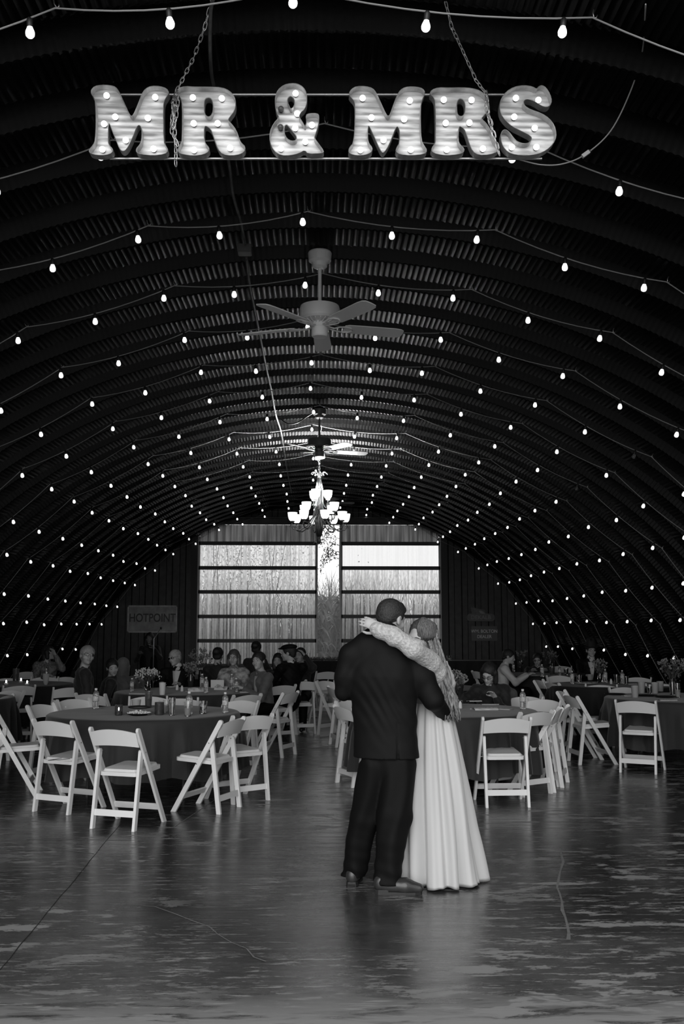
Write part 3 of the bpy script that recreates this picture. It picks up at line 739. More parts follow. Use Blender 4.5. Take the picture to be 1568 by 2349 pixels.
# ================================================================== CEILING FANS
def fan(Y, lab, m, rot, zc=3.80, seed=0):
    t = thing('ceiling_fan', lab, 'fan', (0.0, Y, zc), R_(rot), group='ceiling fans along the ridge')
    top = 4.41 - zc
    MB().lathe([(.03, top - .13), (.055, top - .115), (.06, top - .085), (.085, top - .07), (.09, top - .01), (.085, top)], 24).build('canopy', m, t, 30, fix=True)
    MB().tube([(0, 0, .10), (0, 0, top - .1)], .014, 12).build('downrod', m, t, 40)
    MB().lathe([(.06, .035), (.135, .045), (.15, .06), (.152, .13), (.145, .155), (.05, .165), (.02, .17)], 32).build('motor_housing', m, t, 30, fix=True)
    vb = MB()
    for k in range(20):
        a = 2 * math.pi * k / 20; vb.beam((.07 * math.cos(a), .07 * math.sin(a), .02), (.125 * math.cos(a + .1), .125 * math.sin(a + .1), .042), .010, .006, (0, 0, 1))
    vb.build('vent_ring', m, t)
    MB().lathe([(.02, -.085), (.055, -.08), (.062, -.07), (.062, -.01), (.068, -.005), (.07, .025), (.06, .037)], 28).build('switch_housing', m, t, 30, fix=True)
    for k in range(5):
        a = 2 * math.pi * k / 5
        rot3 = Matrix.Rotation(a, 3, 'Z') @ Matrix.Rotation(R_(-11), 3, 'X')
        b = MB(); top_, bot = [], []
        outl = [(.19, .045), (.22, .058), (.30, .062), (.45, .066), (.58, .068), (.63, .062), (.655, .045), (.66, .0)]
        P2 = [(x, y) for x, y in outl] + [(x, -y) for x, y in outl[::-1][1:]]
        b.prism(P2, lambda x, y, z: rot3 @ Vector((x, y, z)), .004, -.003)
        bl = b.build('blade', m, t)
        r2 = MB()
        for s in (-1, 1):
            pts = [Vector((.06, s * .012, 0)), Vector((.11, s * .014, -.012)), Vector((.15, s * .034, -.008)), Vector((.19, s * .042, -.008)), Vector((.235, s * .030, -.008)), Vector((.255, 0, -.008))]
            r2.tube([rot3 @ p for p in pts], .006, 6)
        r2.build('blade_iron', m, bl, True)
    return t
M_fand = mat('shaded_fan_enamel', .46, .35)
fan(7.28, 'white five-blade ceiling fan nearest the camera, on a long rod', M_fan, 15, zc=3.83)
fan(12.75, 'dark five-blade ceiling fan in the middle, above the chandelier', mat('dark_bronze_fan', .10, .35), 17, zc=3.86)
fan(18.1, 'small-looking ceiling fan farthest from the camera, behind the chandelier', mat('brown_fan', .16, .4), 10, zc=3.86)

# ================================================================== CHANDELIER
CH = thing('chandelier', 'three-tier iron chandelier with many lit glass shades', 'chandelier', (0.0, 13.7, 2.70))
M_iron = mat('bronze_iron', .16, .35, .75, var=.05, scale=20)
M_shade = mat('lit_opal_shade', .85, .4, emit=1.6)
zc_ = lambda z: z - 2.74
col = [(.008, .03), (.02, .05), (.028, .085), (.018, .11), (.03, .20), (.055, .30), (.062, .36), (.05, .40), (.022, .43), (.016, .60), (.03, .66), (.016, .70), (.014, .90), (.026, .96), (.014, 1.0), (.010, 1.08)]
MB().lathe(col, 20).build('stem', M_iron, CH, 40, fix=True)
fb = MB()
for k in range(12):
    a = 2 * math.pi * k / 12; fb.tube([(.024 * math.cos(a), .024 * math.sin(a), .13), (.052 * math.cos(a), .052 * math.sin(a), .24), (.06 * math.cos(a), .06 * math.sin(a), .35)], .007, 6)
fb.build('fluting', M_iron, CH, True)
def scroll(c, r, sgn, a, n=18):
    out = []
    for i in range(n):
        th_ = i / n * 4.6; rr = r * (1 - i / n * .75); out.append(Vector((math.cos(a) * (c[0] + sgn * rr * math.cos(th_)), math.sin(a) * (c[0] + sgn * rr * math.cos(th_)), c[1] + rr * math.sin(th_))))
    return out
for (r0, zb, n, ph) in ((.12, .65, 3, 8), (.27, .46, 4, 50), (.375, .33, 8, 12)):
    for k in range(n):
        a = 2 * math.pi * k / n + R_(ph); ca, sa = math.cos(a), math.sin(a)
        arm = [Vector((ca * r, sa * r, z)) for r, z in ((.015, zb + .32 if n != 8 else .80), (.05, zb + .12), (r0 * .45, zb - .06), (r0 * .75, zb - .12), (r0 * .98, zb - .10), (r0 * 1.06, zb - .05), (r0, zb - .01))]
        ar = MB().tube(arm, .007, 8)
        ar.tube(scroll((r0 * 1.02, zb - .075), .035, 1, a), .004, 6).build('arm', M_iron, CH, True)
        MB().lathe([(.012, -.012), (.030, -.006), (.034, .004), (.02, .012)], 14, (ca * r0, sa * r0, zb)).build('bobeche', M_iron, CH, 40, fix=True)
        sh = [(.026, .010), (.040, .018), (.052, .040), (.060, .075), (.066, .125), (.063, .125), (.057, .077), (.049, .044), (.037, .024), (.022, .016)]
        o = MB().lathe(sh, 18, (0, 0, 0), cap=True).build('shade', M_shade, CH, True, (ca * r0, sa * r0, zb), fix=True)
        if k % 2 == 0 or n < 8:
            ld = bpy.data.lights.new('shade_lamp', 'POINT'); ld.energy = 100; ld.shadow_soft_size = .03
            lo_ = link('shade_lamp', ld, CH, (ca * r0, sa * r0, zb + .09))
tb = MB()
for k in range(8):
    a = 2 * math.pi * k / 8 + .2
    tb.tube(scroll((.075, 1.0), .040, 1, a), .0055, 6); tb.tube([Vector((math.cos(a) * r, math.sin(a) * r, z)) for r, z in ((.012, .45), (.05, .62), (.045, .82), (.02, .95))], .006, 6)
tb.build('crown_scrolls', M_iron, CH, True)
bb_ = MB()
for k in range(6):
    a = 2 * math.pi * k / 6; bb_.tube(scroll((.045, .03), .030, 1, a), .005, 6)
bb_.build('finial_scrolls', M_iron, CH, True)
chain_links([Vector((0, 13.7, 3.78)), Vector((0, 13.7, 4.42))], CH, Vector((0, 13.7, 2.70)), .002, 1.5, 4)
cw = [Vector((.03 * math.sin(z * 22), .03 * math.cos(z * 22), z - 2.70)) for z in np.linspace(3.84, 4.4, 30)]
MB().tube(cw, .005, 6).build('lamp_cord', M_cable, CH, True)

# ================================================================== WALL SIGNS
p0, p1 = aty(294, 1389, HUT1 - .1), aty(404, 1451, HUT1 - .1); w_, h_ = p1.x - p0.x, p0.z - p1.z
t = thing('wall_sign', 'old grey tin sign reading HOTPOINT on the far left wall', 'sign', ((p0.x + p1.x) / 2, HUT1 - .07, p1.z))
MB().box((0, 0, h_ / 2), (w_, .02, h_)).build('panel', mat('aged_tin', .30, .55, .1, var=.1, scale=6), t)
for c, d in (((0, -.012, .012), (w_ + .03, .03, .03)), ((0, -.012, h_ - .012), (w_ + .03, .03, .03)), ((-w_ / 2, -.012, h_ / 2), (.03, .03, h_)), ((w_ / 2, -.012, h_ / 2), (.03, .03, h_))):
    MB().box(c, d).build('frame_rail', mat('worn_frame', .5, .5, var=.12, scale=12), t)
tm = text_mesh('HOTPOINT', .27, .003); tm.materials.append(M_black); o = link('lettering', tm, t, (0, -.015, h_ * .53), None); o.rotation_euler = (R_(90), 0, 0); o.scale = (.78, 1, 1)
t = thing('seed_sign', 'dark oval sign reading DEKALB under a winged ear of corn', 'sign', (aty(1102, 1416, HUT1 - .07).x, HUT1 - .08, aty(1102, 1425, HUT1).z))
b = MB(); pts = [(.22 * 1 * (1 if math.cos(a) > 0 else -1) * 0 + (.24 if math.cos(a) > 0 else -.24) + .085 * math.cos(a), .085 + .085 * math.sin(a)) for a in np.linspace(.001, 2 * math.pi - .05, 28)]
M_sd = mat('dark_sign_paint', .05, .4); M_sl = mat('sign_trim_paint', .20, .4)
b.prism(pts, lambda x, y, t_: (x, t_, y), -.012, .012).build('oval_panel', M_sd, t)
rb = MB().tube([Vector((x, -.014, y)) for x, y in pts + pts[:1]], .007, 6).build('outline', M_sl, t, True)
tm = text_mesh('DEKALB', .13, .003); tm.materials.append(M_sl); o = link('lettering', tm, t, (0, -.017, .085)); o.rotation_euler = (R_(90), 0, 0)
b = MB(); wing = [(-.20, .17), (-.23, .24), (-.24, .31), (-.22, .34), (-.19, .31), (-.17, .35), (-.13, .31), (-.06, .29), (.06, .27), (.10, .25), (.10, .17)]
b.prism(wing, lambda x, y, t_: (x, t_, y), -.010, .010).build('wing', M_sd, t)
for q in range(4):
    MB().tube([(-.22 + q * .03, -.013, .32 - q * .04), (-.08, -.013, .27 - q * .03), (.05, -.013, .25 - q * .025)], .005, 6).build('wing_line', M_sl, t, True)
el = MB().ball((.03, -.004, .20), (.05, .02, .09), 12, 8, Euler((0, R_(-60), 0)).to_matrix()).build('corn_ear', M_sl, t, True)
pz = aty(1109, 1468, HUT1)
t = thing('dealer_sign', 'black board with white lettering WM. BOLTON DEALER on right wall', 'sign', (pz.x, HUT1 - .08, pz.z))
MB().box((0, 0, .15), (.60, .02, .34)).build('panel', M_sd, t)
for s_, z_, sz in (('WM. BOLTON', .20, .105), ('DEALER', .075, .105)):
    tm = text_mesh(s_, sz, .003); tm.materials.append(mat('sign_white', .6, .5)); o = link('lettering', tm, t, (0, -.014, z_)); o.rotation_euler = (R_(90), 0, 0); o.scale = (.92, 1, 1)
# ================================================================== FOLDING CHAIRS
def chair_parts():
    ch = []
    def leg(s, a, b_, x, w, t):
        b = MB(); a, b_ = Vector(a), Vector(b_); d = (b_ - a).normalized(); n = Vector((0, d.z, -d.y))
        # flat bar with a rounded upper end, drawn in the side plane
        L_ = (b_ - a).length; r = w / 2
        out = [(-r, 0.0), (r, 0.0), (r, L_ - r)] + [(r * math.cos(q), L_ - r + r * math.sin(q)) for q in np.linspace(.3, math.pi - .3, 7)] + [(-r, L_ - r)]
        cut = abs(d.y / d.z) * r
        def fn(u, v, t_):
            p = a + n * u + d * v; p = Vector((x + t_, p.y, p.z))
            if v == 0.0: p = p - d * (p.z / d.z)          # foot cut flat on the floor
            return p
        b.prism(out, fn, -t / 2, t / 2); return b
    for s in (-1, 1):
        ch.append((leg(s, (0, .225, 0), (0, -.235, .79), s * .215, .042, .022), 'leg', M_white, None))
        ch.append((leg(s, (0, -.205, 0), (0, -.125, .615), s * .188, .040, .024), 'leg', M_white, None))
    # seat frame with rounded corners
    def rr(w, y0, y1, r, n=5):
        o = []
        for cx, cy, a0 in ((w - r, y1 - r, 0), (-w + r, y1 - r, 90), (-w + r, y0 + r, 180), (w - r, y0 + r, 270)):
            o += [(cx + r * math.cos(R_(a0 + 90 * i / n)), cy + r * math.sin(R_(a0 + 90 * i / n))) for i in range(n + 1)]
        return o
    b = MB(); b.prism(rr(.172, -.155, .245, .035), lambda x, y, t: (x, y, .428 + y * .055 + t), -.014, .016); ch.append((b, 'seat_frame', M_white, 30))
    b = MB(); o1 = rr(.160, -.140, .228, .04)
    b.prism(o1, lambda x, y, t: (x * (1 - .06 * (t > .03)), .045 + (y - .045) * (1 - .05 * (t > .03)), .428 + y * .055 + t), .0165, .036); ch.append((b, 'seat_pad', M_pad, 40))
    # curved back panel with arched top
    P_ = []
    for i in range(15):
        x = -.204 + .408 * i / 14; u = x / .204; y = -.222 - .026 * (1 - u * u) + .010; top = .752 + .030 * (1 - u * u); bot = .640 + .012 * (1 - u * u)
        yy = lambda z: y - (z - .70) * .40
        P_.append([(x, yy(top) + .007, top), (x, yy(top) - .007, top), (x, yy(bot) - .007, bot), (x, yy(bot) + .007, bot), (x, yy(top) + .007, top)])
    ch.append((MB().grid(P_), 'backrest', M_white, 40))
    ch.append((MB().box((0, -.192, .125), (.355, .018, .050), Matrix.Rotation(R_(-6), 3, 'X')), 'stretcher', M_white, None))
    ch.append((MB().box((0, .152, .130), (.41, .018, .048), Matrix.Rotation(R_(28), 3, 'X')), 'stretcher', M_white, None))
    b = MB()
    for s in (-1, 1):
        b.tube([(s * .228, -.118, .595), (s * .170, -.118, .595)], .006, 8); b.tube([(s * .228, .0, .415), (s * .165, .0, .415)], .006, 8)
    ch.append((b, 'pivot_bolt', M_steel, 30))
    return ch
CT = {}
def centre(x, y, z=.76): return atz(x, y, z)
T1 = Vector((-1.72, 10.06, 0)); T2 = Vector((-1.74, 13.38, 0)); T3 = Vector((1.28, 10.27, 0)); T4 = Vector((4.38, 12.0, 0))
T5 = Vector((4.32, 14.75, 0)); T6 = Vector((3.95, 18.0, 0)); T7 = Vector((-4.6, 15.1, 0)); T8 = Vector((-1.70, 17.3, 0)); T9 = Vector((-4.58, 12.1, 0)); T10 = Vector((1.4, 14.1, 0)); T0 = T1
CH_ROOT = None
FEET = {265: ((215, 1900), (304, 1907), 70), 114: ((86, 1862), (150, 1868), 63), 521: ((504, 1868), (547, 1851), 157), 588: ((540, 1845), (609, 1836), 127),
        670: ((649, 1738), (675, 1731), 156), 688: ((683, 1685), (694, 1680), 164), 775: ((776, 1797), (806, 1805), 24), 1164: ((1117, 1852), (1211, 1852), 92),
        1240: ((1198, 1828), (1263, 1821), 124), 1284: ((1269, 1817), (1283, 1806), 160), 1300: ((1290, 1806), (1301, 1795), 158), 1457: ((1426, 1771), (1501, 1777), 62), 1297: ((1310, 1742), (1322, 1758), 6)}
def place_chair(px, py, lab, to=None, off=0.0, face=None, grp='white folding chairs'):
    """px,py: photo position of the middle of the backrest's top edge"""
    global CH_ROOT, CH_KIDS
    p = atz(px, py, .782)
    if face is None:
        d = to - p; face = math.degrees(math.atan2(d.y, d.x)) + off
    if px in FEET: face = FEET[px][2]
    rz = R_(face - 90); R3 = Matrix.Rotation(rz, 3, 'Z'); loc = p - R3 @ Vector((0, -.245, 0)); loc.z = 0
    if px in FEET: loc = (atz(*FEET[px][0]) + atz(*FEET[px][1])) / 2 - R3 @ Vector((0, -.205, 0))
    if CH_ROOT is None:
        CH_ROOT = thing('folding_chair', lab, 'chair', loc, rz, grp)
        CH_KIDS = [b.build(n, m, CH_ROOT, s if s else False, fix=True) for b, n, m, s in chair_parts()]
        return CH_ROOT
    return dup(CH_ROOT, CH_KIDS, loc, rz, lab, grp)
chs = [
 # around the near left table
 (265, 1670, 'white folding chair in front, second from left before the near left table', T1, 12),
 (114, 1650, 'white folding chair left of the near left table with cutlery on its seat', T1, 6),
 (-22, 1632, 'white folding chair cut by the left frame edge, its slanted leg in view', T1, 0),
 (90, 1616, 'white folding chair facing right behind the one with cutlery', T1, 4),
 (166, 1604, 'white folding chair behind the near left table, at its far left rim', T1, 12),
 (340, 1598, 'white folding chair between the two left tables, behind the pink cup', T1, 0),
 (556, 1607, 'white folding chair at far right rim of near left table, behind bottle', T1, 12),
 (521, 1650, 'white folding chair seen from its side right of the near left table', T1, 14),
 (588, 1622, 'white folding chair with glossy backrest just right of the side-on chair', T1, -12),
 # second left table and the aisle
 (570, 1594, 'white folding chair with its back to camera near the blazer woman', T2, 10),
 (410, 1602, 'white folding chair between the two left tables, behind the bottles', T2, 4),
 (670, 1588, 'white folding chair on left edge of aisle beside the second left table', T2, 12),
 (688, 1576, 'white folding chair on left edge of aisle, one row farther back', T2, -4),
 (649, 1572, 'white folding chair behind the blazer woman, its backrest facing camera', T8, 12),
 (697, 1563, 'farthest white folding chair on the left edge of the aisle', T8, -14),
 (161, 1577, 'white folding chair left of the man in black sweater', T7, -18),
 (205, 1592, 'white folding chair just below the man in black sweater', T2, 20),
 # far left tables
 (45, 1573, 'white folding chair with back to camera at the candle-lit left table', T7, 4),
 (28, 1584, 'white folding chair by left frame edge in front of candle-lit table', T9, 10),
 (16, 1595, 'white folding chair nearest at the left frame edge, arched back showing', T9, -8),
 (104, 1553, 'white folding chair beyond the candle-lit table, left of wrapped bottle', T7, 6),
 (152, 1553, 'white folding chair beyond the candle-lit table, right of wrapped bottle', T7, -6),
 (62, 1541, 'white folding chair far back behind the dark vase on left table', T7, 0),
 (16, 1556, 'white folding chair far back at left frame edge behind the candles', T7, 0),
 # right side of the aisle, left of the couple
 (797, 1607, "white folding chair half hidden behind the groom's left elbow", T3, 0),
 (775, 1597, 'white folding chair seen side-on in aisle left of the groom', T3, 8),
 (757, 1576, 'white folding chair second from the groom on the right aisle edge', T10, -6),
 (744, 1562, 'white folding chair third from the groom on the right aisle edge', T10, 0),
 (762, 1525, 'white folding chair at the far end of aisle before black bar', None, 205),
 (752, 1541, 'white folding chair far down the aisle turned toward the camera', None, 250),
 # near right table
 (1164, 1647, 'white folding chair right of the bride with its back square to camera', T3, 14),
 (1240, 1634, 'white folding chair just right of the square-on chair beside the bride', T3, 8),
 (1284, 1622, 'white folding chair behind the right table chairs, turned half away', T3, 8),
 (1300, 1616, 'white folding chair rightmost of those round the near right table', T3, 2),
 (1249, 1605, 'white folding chair at the far right rim of near right table', T3, 10),
 (1208, 1598, 'white folding chair barely showing beside the bottle on near right table', T3, 0),
 (1093, 1540, 'white folding chair left of the bent woman with dark bob', None, 20),
 # right middle and far right
 (1457, 1601, 'white folding chair with its back to camera at far right table', T4, 14),
 (1297, 1595, 'white folding chair seen side-on between the two right tables', T4, 6),
 (1283, 1585, 'white folding chair just behind the side-on one on the right', T4, 4),
 (1263, 1566, 'white folding chair facing away, left of the middle right table', T5, 8),
 (1232, 1560, 'white folding chair leftmost of the row at middle right table', T5, 4),
 (1378, 1571, 'white folding chair square to camera before the middle right table', T5, 6),
 (1280, 1550, 'white folding chair beyond the middle right table, behind the plate', T5, 0),
 (1462, 1554, 'white folding chair beyond the middle right table on its right', T5, 0),
 (1472, 1541, 'white folding chair turned side-on near the right ceiling wall', None, 215),
 (1516, 1569, 'white folding chair beyond the far right table behind the cups', T4, 0),
 (1430, 1577, 'white folding chair at left rim of far right table, low part showing', T4, -4),
 (1286, 1528, 'white folding chair far back on the right behind the bottles', T6, 4),
]
for c in chs:
    if c[3] is None: place_chair(c[0], c[1], c[2], face=c[4])
    else: place_chair(c[0], c[1], c[2], c[3], c[4])

# ================================================================== ROUND TABLES AND CLOTHS
TB = None
def round_table(c, lab, clab, m, R0=.94, drop=.50, seed=0):
    global TB, TBK
    if TB is None:
        TB = thing('round_table', lab, 'table', c, 0, 'round banquet tables')
        TBK = [MB().lathe([(.905, .722), (.915, .726), (.915, .744), (.905, .748)], 40).build('tabletop', M_wood, TB, 30, fix=True)]
        for sx in (-1, 1):
            for sy in (-1, 1):
                TBK.append(MB().tube([(sx * .45, sy * .42, 0), (sx * .45, sy * .42, .06), (sx * .45, sy * .36, .722)], .014, 8).build('leg', M_dsteel, TB, 40))
        TBK.append(MB().tube([(-.45, -.39, .3), (-.45, .39, .3)], .010, 8).tube([(.45, -.39, .3), (.45, .39, .3)], .010, 8).build('leg_brace', M_dsteel, TB, 40))
    else: dup(TB, TBK, c, 0, lab)
    rg = random.Random(seed); N = 168; P_ = []
    nf = rg.randint(17, 21); ph = [rg.uniform(0, 6.28) for _ in range(6)]
    rings = [(0.02, 0), (.4, 0), (.7, 0), (.88, 0), (.92, -.003), (.936, -.014)] + [(None, t) for t in np.linspace(.06, 1, 12)]
    for i in range(N + 1):
        a = 2 * math.pi * (i % N) / N
        fold = .55 * math.sin(nf * a + 1.4 * math.sin(3 * a + ph[0])) + .3 * math.sin((nf * 2 + 1) * a + ph[1] + math.sin(5 * a)) + .25 * math.sin(7 * a + ph[2])
        dr = drop + .05 * math.cos(4 * a + ph[3]) ** 2 + .015 * math.sin(3 * a + ph[4])
        col_ = []
        for r, z in rings:
            if r is not None: col_.append((math.cos(a) * r, math.sin(a) * r, .7515 + z + (.0015 * math.sin(a * 9 + r * 30) if r < .9 else 0)))
            else:
                rr_ = .938 + .012 * z + (.014 + .065 * z ** .8) * (fold + .35) * min(1, z * 3)
                col_.append((math.cos(a) * rr_, math.sin(a) * rr_, .7375 - z * dr))
        P_.append(col_)
    o = MB().grid(P_).build('tablecloth', m, None, 60, c); tag(o, clab, 'tablecloth', 'round tablecloths'); return o
M_cl3 = mat('grey_overlay_cloth', .075, .75, sheen=.2)
for i, (c, la, cl, m) in enumerate([
    (T1, 'round banquet table nearest on the left, under a charcoal cloth', 'charcoal cloth on the near left round table', M_cloth),
    (T2, 'round banquet table second on the left, where the glasses woman sits', 'charcoal cloth on the second left table full of bottles', M_cloth),
    (T3, 'round banquet table beside the bride, before the bent woman', 'charcoal cloth on the round table just right of the bride', M_cloth),
    (T4, 'round banquet table at the right frame edge with stacked cups', 'charcoal cloth with hanging folds on the far right table', M_cloth),
    (T5, 'round banquet table in the middle right with bottles and plate', 'black cloth on the middle right table below the cowboy hat man', M_cloth2),
    (T6, 'round banquet table far right back where the white-shirt man sits', 'black cloth on the back right table by the white-shirt man', M_cloth2),
    (T7, 'round banquet table far left with candles and wrapped bottle', 'black cloth on the candle-lit far left table', M_cloth2),
    (T8, 'round banquet table farthest on the left near the black bar', 'black cloth on the back left table behind the glasses woman', M_cloth2),
    (T9, 'round banquet table cut by the left frame edge, mostly out of view', 'black cloth on the table cut by the left edge', M_cloth2),
    (T10, 'round banquet table behind the couple, hidden by the groom', 'black cloth on the table hidden behind the groom', M_cloth2)]):
    round_table(c, la, cl, m, seed=i + 3)

# high black-draped bar tables by the doors
def bar(xa, xb, Y, lab, clab, z=.87):
    t = thing('bar_table', lab, 'table', ((xa + xb) / 2, Y, 0)); w = xb - xa
    MB().box((0, 0, z - .02), (w, .7, .03)).build('tabletop', M_wood, t)
    for sx in (-1, 1):
        for sy in (-1, 1): MB().box((sx * (w / 2 - .08), sy * .28, (z - .04) / 2), (.05, .05, z - .04)).build('leg', M_black, t)
    P_ = []; n = 160
    per = [(-w / 2 - .02, -.37), (w / 2 + .02, -.37), (w / 2 + .02, .37), (-w / 2 - .02, .37), (-w / 2 - .02, -.37)]
    for k in range(4):
        a, c = Vector(per[k]), Vector(per[k + 1])
        for i in range(40):
            p = a.lerp(c, i / 40); nrm = Vector((c.y - a.y, -(c.x - a.x))).normalized(); f = .018 * math.sin(i * .9 + k) + .01 * math.sin(i * 2.1)
            q = p + nrm * (f + .01)
            P_.append([(0, 0, z + .006), (p.x * .9, p.y * .9, z + .006), (p.x, p.y, z + .002), (q.x, q.y, z - .06), (q.x * 1.01, q.y * 1.02, .30)])
    P_.append(P_[0]); o = MB().grid(P_).build('tablecloth', M_cloth2, None, 50, ((xa + xb) / 2, Y, 0)); tag(o, clab, 'tablecloth', 'bar cloths')
bar(-.85, .75, 21.9, 'long bar table at the end of the aisle before the doors', 'black cloth over the bar table at the aisle end')
bar(2.55, 4.1, 21.9, 'bar table at the back right below the white-lettered sign', 'black cloth over the bar table below the lettered sign')
gb = MB(); rg = random.Random(5)
for k in range(900):
    p = Vector((rg.uniform(-.84, .74), -.30 + rg.gauss(0, .035), rg.uniform(0, .05))); e = Euler([rg.uniform(0, 6.28) for _ in range(3)]).to_matrix(); l = rg.uniform(.02, .05)
    gb.add([p + e @ Vector(c) for c in ((0, 0, 0), (l * .4, l * .25, 0), (l, 0, .004), (l * .4, -l * .25, 0))], [(0, 1, 2, 3)])
gb.tube([(-.84, -.3, .02), (.74, -.3, .02)], .014, 6)
o = gb.build('garland', M_leaf, None, False, (0, 21.9, .885)); tag(o, 'dark leafy garland lying along the aisle-end bar table', 'garland')

# ================================================================== THINGS ON THE TABLES
ZT = .7525
def bottle(px, py, lab, h=.21, cat='bottle', grp='plastic water bottles'):
    p = atz(px, py, ZT + .001); t = thing('water_bottle', lab, cat, p, random.uniform(0, 6), grp); s = h / .21
    pr = [(.026, 0), (.031, .004), (.032, .02), (.030, .03), (.032, .04), (.030, .05), (.032, .06), (.030, .07), (.032, .08), (.031, .13), (.030, .14), (.032, .15), (.026, .170), (.013, .187), (.012, .196)]
    MB().lathe([(r * s, z * s) for r, z in pr], 16).build('bottle_body', M_pet, t, 50, fix=True)
    MB().lathe([(.0322 * s, .085 * s), (.0325 * s, .086 * s), (.0325 * s, .127 * s), (.0322 * s, .128 * s)], 16, cap=False).build('label_band', mat('bottle_label', .5, .5, var=.2, scale=40), t, True)
    MB().lathe([(.0135 * s, .193 * s), (.014 * s, .195 * s), (.014 * s, .21 * s), (.012 * s, .212 * s)], 14).build('cap', M_paper, t, 40, fix=True)
def tumbler(px, py, lab, h=.11, r=.037, m=None, fill=None, cat='glass', grp='tumblers and cups'):
    p = atz(px, py, ZT + .001); t = thing('tumbler' if m is None else 'cup', lab, cat, p, 0, grp)
    MB().lathe([(r * .78, 0), (r * .8, .002), (r, h), (r * .95, h), (r * .74, .008), (.002, .008)], 18).build('cup_wall', m or M_glass, t, 40, fix=True)
    if fill is not None: MB().lathe([(r * .73, .009), (r * (.75 + .15), h * .55)], 16).build('contents', fill, t, 40, fix=True)
def candle(px, py, lab, lit=True, r=.037, h=.10):
    p = atz(px, py, ZT + .001); t = thing('votive_candle', lab, 'candle', p, 0, 'votive candles')
    MB().lathe([(r * .85, 0), (r, .01), (r, h), (r * .93, h), (r * .9, .012), (.002, .012)], 18).build('holder', mat('smoked_glass', .25, .05, trans=.85), t, 40, fix=True)
    MB().lathe([(r * .86, .014), (r * .86, h * .42)], 16).build('wax', mat('dark_wax', .12, .4), t, 40, fix=True)
    if lit: MB().ball((0, 0, h * .62), (.007, .007, .017), 8, 8).build('flame', mat('flame', 1, .5, emit=8), t, True)
def tealight(px, py, lab):
    p = atz(px, py, ZT + .001); t = thing('tea_light', lab, 'candle', p, 0, 'tea lights')
    MB().lathe([(.028, 0), (.030, .002), (.030, .022), (.026, .022)], 14).build('cup_wall', M_paper, t, 40, fix=True); MB().ball((0, 0, .042), (.011, .011, .022), 8, 8).build('flame', mat('flame', 1, .5, emit=8), t, True)
def flowers(p, lab, hv, hf, spread, n, m, seed, mv=None, rv=.04, fs=.014):
    rg = random.Random(seed); t = thing('flower_vase', lab, 'flowers', p, 0, 'flower vases')
    MB().lathe([(rv * .8, 0), (rv, .01), (rv * 1.05, hv * .5), (rv * .7, hv * .85), (rv * .8, hv), (rv * .74, hv), (rv * .64, hv * .85), (rv * .95, hv * .5), (.002, .012)], 18).build('vase', mv or M_glass, t, 40, fix=True)
    sb = MB(); fb = MB(); lb = MB()
    for k in range(n):
        a = rg.uniform(0, 6.28); r = spread * math.sqrt(rg.random()); top = Vector((math.cos(a) * r, math.sin(a) * r, hf * rg.uniform(.72, 1) - r * .25))
        sb.tube([Vector((math.cos(a) * .01, math.sin(a) * .01, .02)), Vector((math.cos(a) * r * .3, math.sin(a) * r * .3, hv * 1.1)), top], .0016, 4)
        for q in range(5):
            c = top + Vector((rg.gauss(0, .012), rg.gauss(0, .012), rg.gauss(0, .010)))
            e = Euler([rg.uniform(0, 6.28) for _ in range(3)]).to_matrix(); fb.ball(c, (fs, fs * .7, fs * .45), 6, 4, e)
        for q in range(3):
            c = Vector((math.cos(a) * .01, math.sin(a) * .01, .02)).lerp(top, rg.uniform(.5, .95)); e = Euler([rg.uniform(0, 6.28) for _ in range(3)]).to_matrix(); l = .04
            lb.add([c + e @ Vector(v) for v in ((0, 0, 0), (l * .4, l * .25, 0), (l, 0, .004), (l * .4, -l * .25, 0))], [(0, 1, 2, 3)])
    for bb_, nm, mm in ((sb, 'stem', M_leaf), (fb, 'blossom', m), (lb, 'leaf', M_leaf)):
        o = bb_.build(nm, mm, t, nm != 'leaf'); o['kind'] = 'stuff'
def napkin(px, py, lab, w, d, rz, seed=1, z=ZT, h=.012):
    p = atz(px, py, z); t = MB(); rg = random.Random(seed); P_ = []
    for i in range(9):
        row = []
        for j in range(7):
            u, v = i / 8 - .5, j / 6 - .5; row.append((u * w * (1 + .15 * v), v * d, .003 + h * abs(math.sin(u * 7 + v * 5 + seed)) * (1 - abs(2 * v) ** 3)))
        P_.append(row)
    for i in range(9): P_[i] = [(P_[i][0][0], P_[i][0][1], 0)] + P_[i] + [(P_[i][-1][0], P_[i][-1][1], 0)]
    o = t.grid(P_).build('napkin', M_paper, None, 60, p); o.rotation_euler = (0, 0, rz); tag(o, lab, 'napkin', 'white napkins')
def plate(px, py, lab, r=.11, m=None, food=False):
    p = atz(px, py, ZT + .001); t = thing('plate', lab, 'plate', p, 0, 'plates')
    MB().lathe([(r * .6, 0), (r, .014), (r * .98, .017), (r * .6, .004), (.002, .004)], 24).build('dish', m or M_paper, t, 40, fix=True)
    if food: MB().ball((0, 0, .016), (r * .5, r * .4, .014), 12, 6).build('food', mat('food', .3, .6, var=.2, scale=60), t, True)
def salt(px, py, lab, z=ZT):
    p = atz(px, py, z + .001); t = thing('salt_shaker', lab, 'shaker', p, 0, 'salt and pepper shakers')
    MB().lathe([(.019, 0), (.021, .004), (.018, .05), (.014, .062)], 14).build('body', M_paper, t, 40, fix=True); MB().lathe([(.014, .062), (.0145, .070), (.009, .079)], 12).build('lid', M_steel, t, 40, fix=True)
M_frost = mat('frosted_plastic_cup', .55, .35, trans=.35); M_pink = mat('pale_plastic_cup', .42, .4); M_flw = mat('white_blossom', .72, .6); M_flg = mat('dull_blossom', .28, .6, var=.12, scale=30)
M_drink = mat('pale_drink', .5, .2)
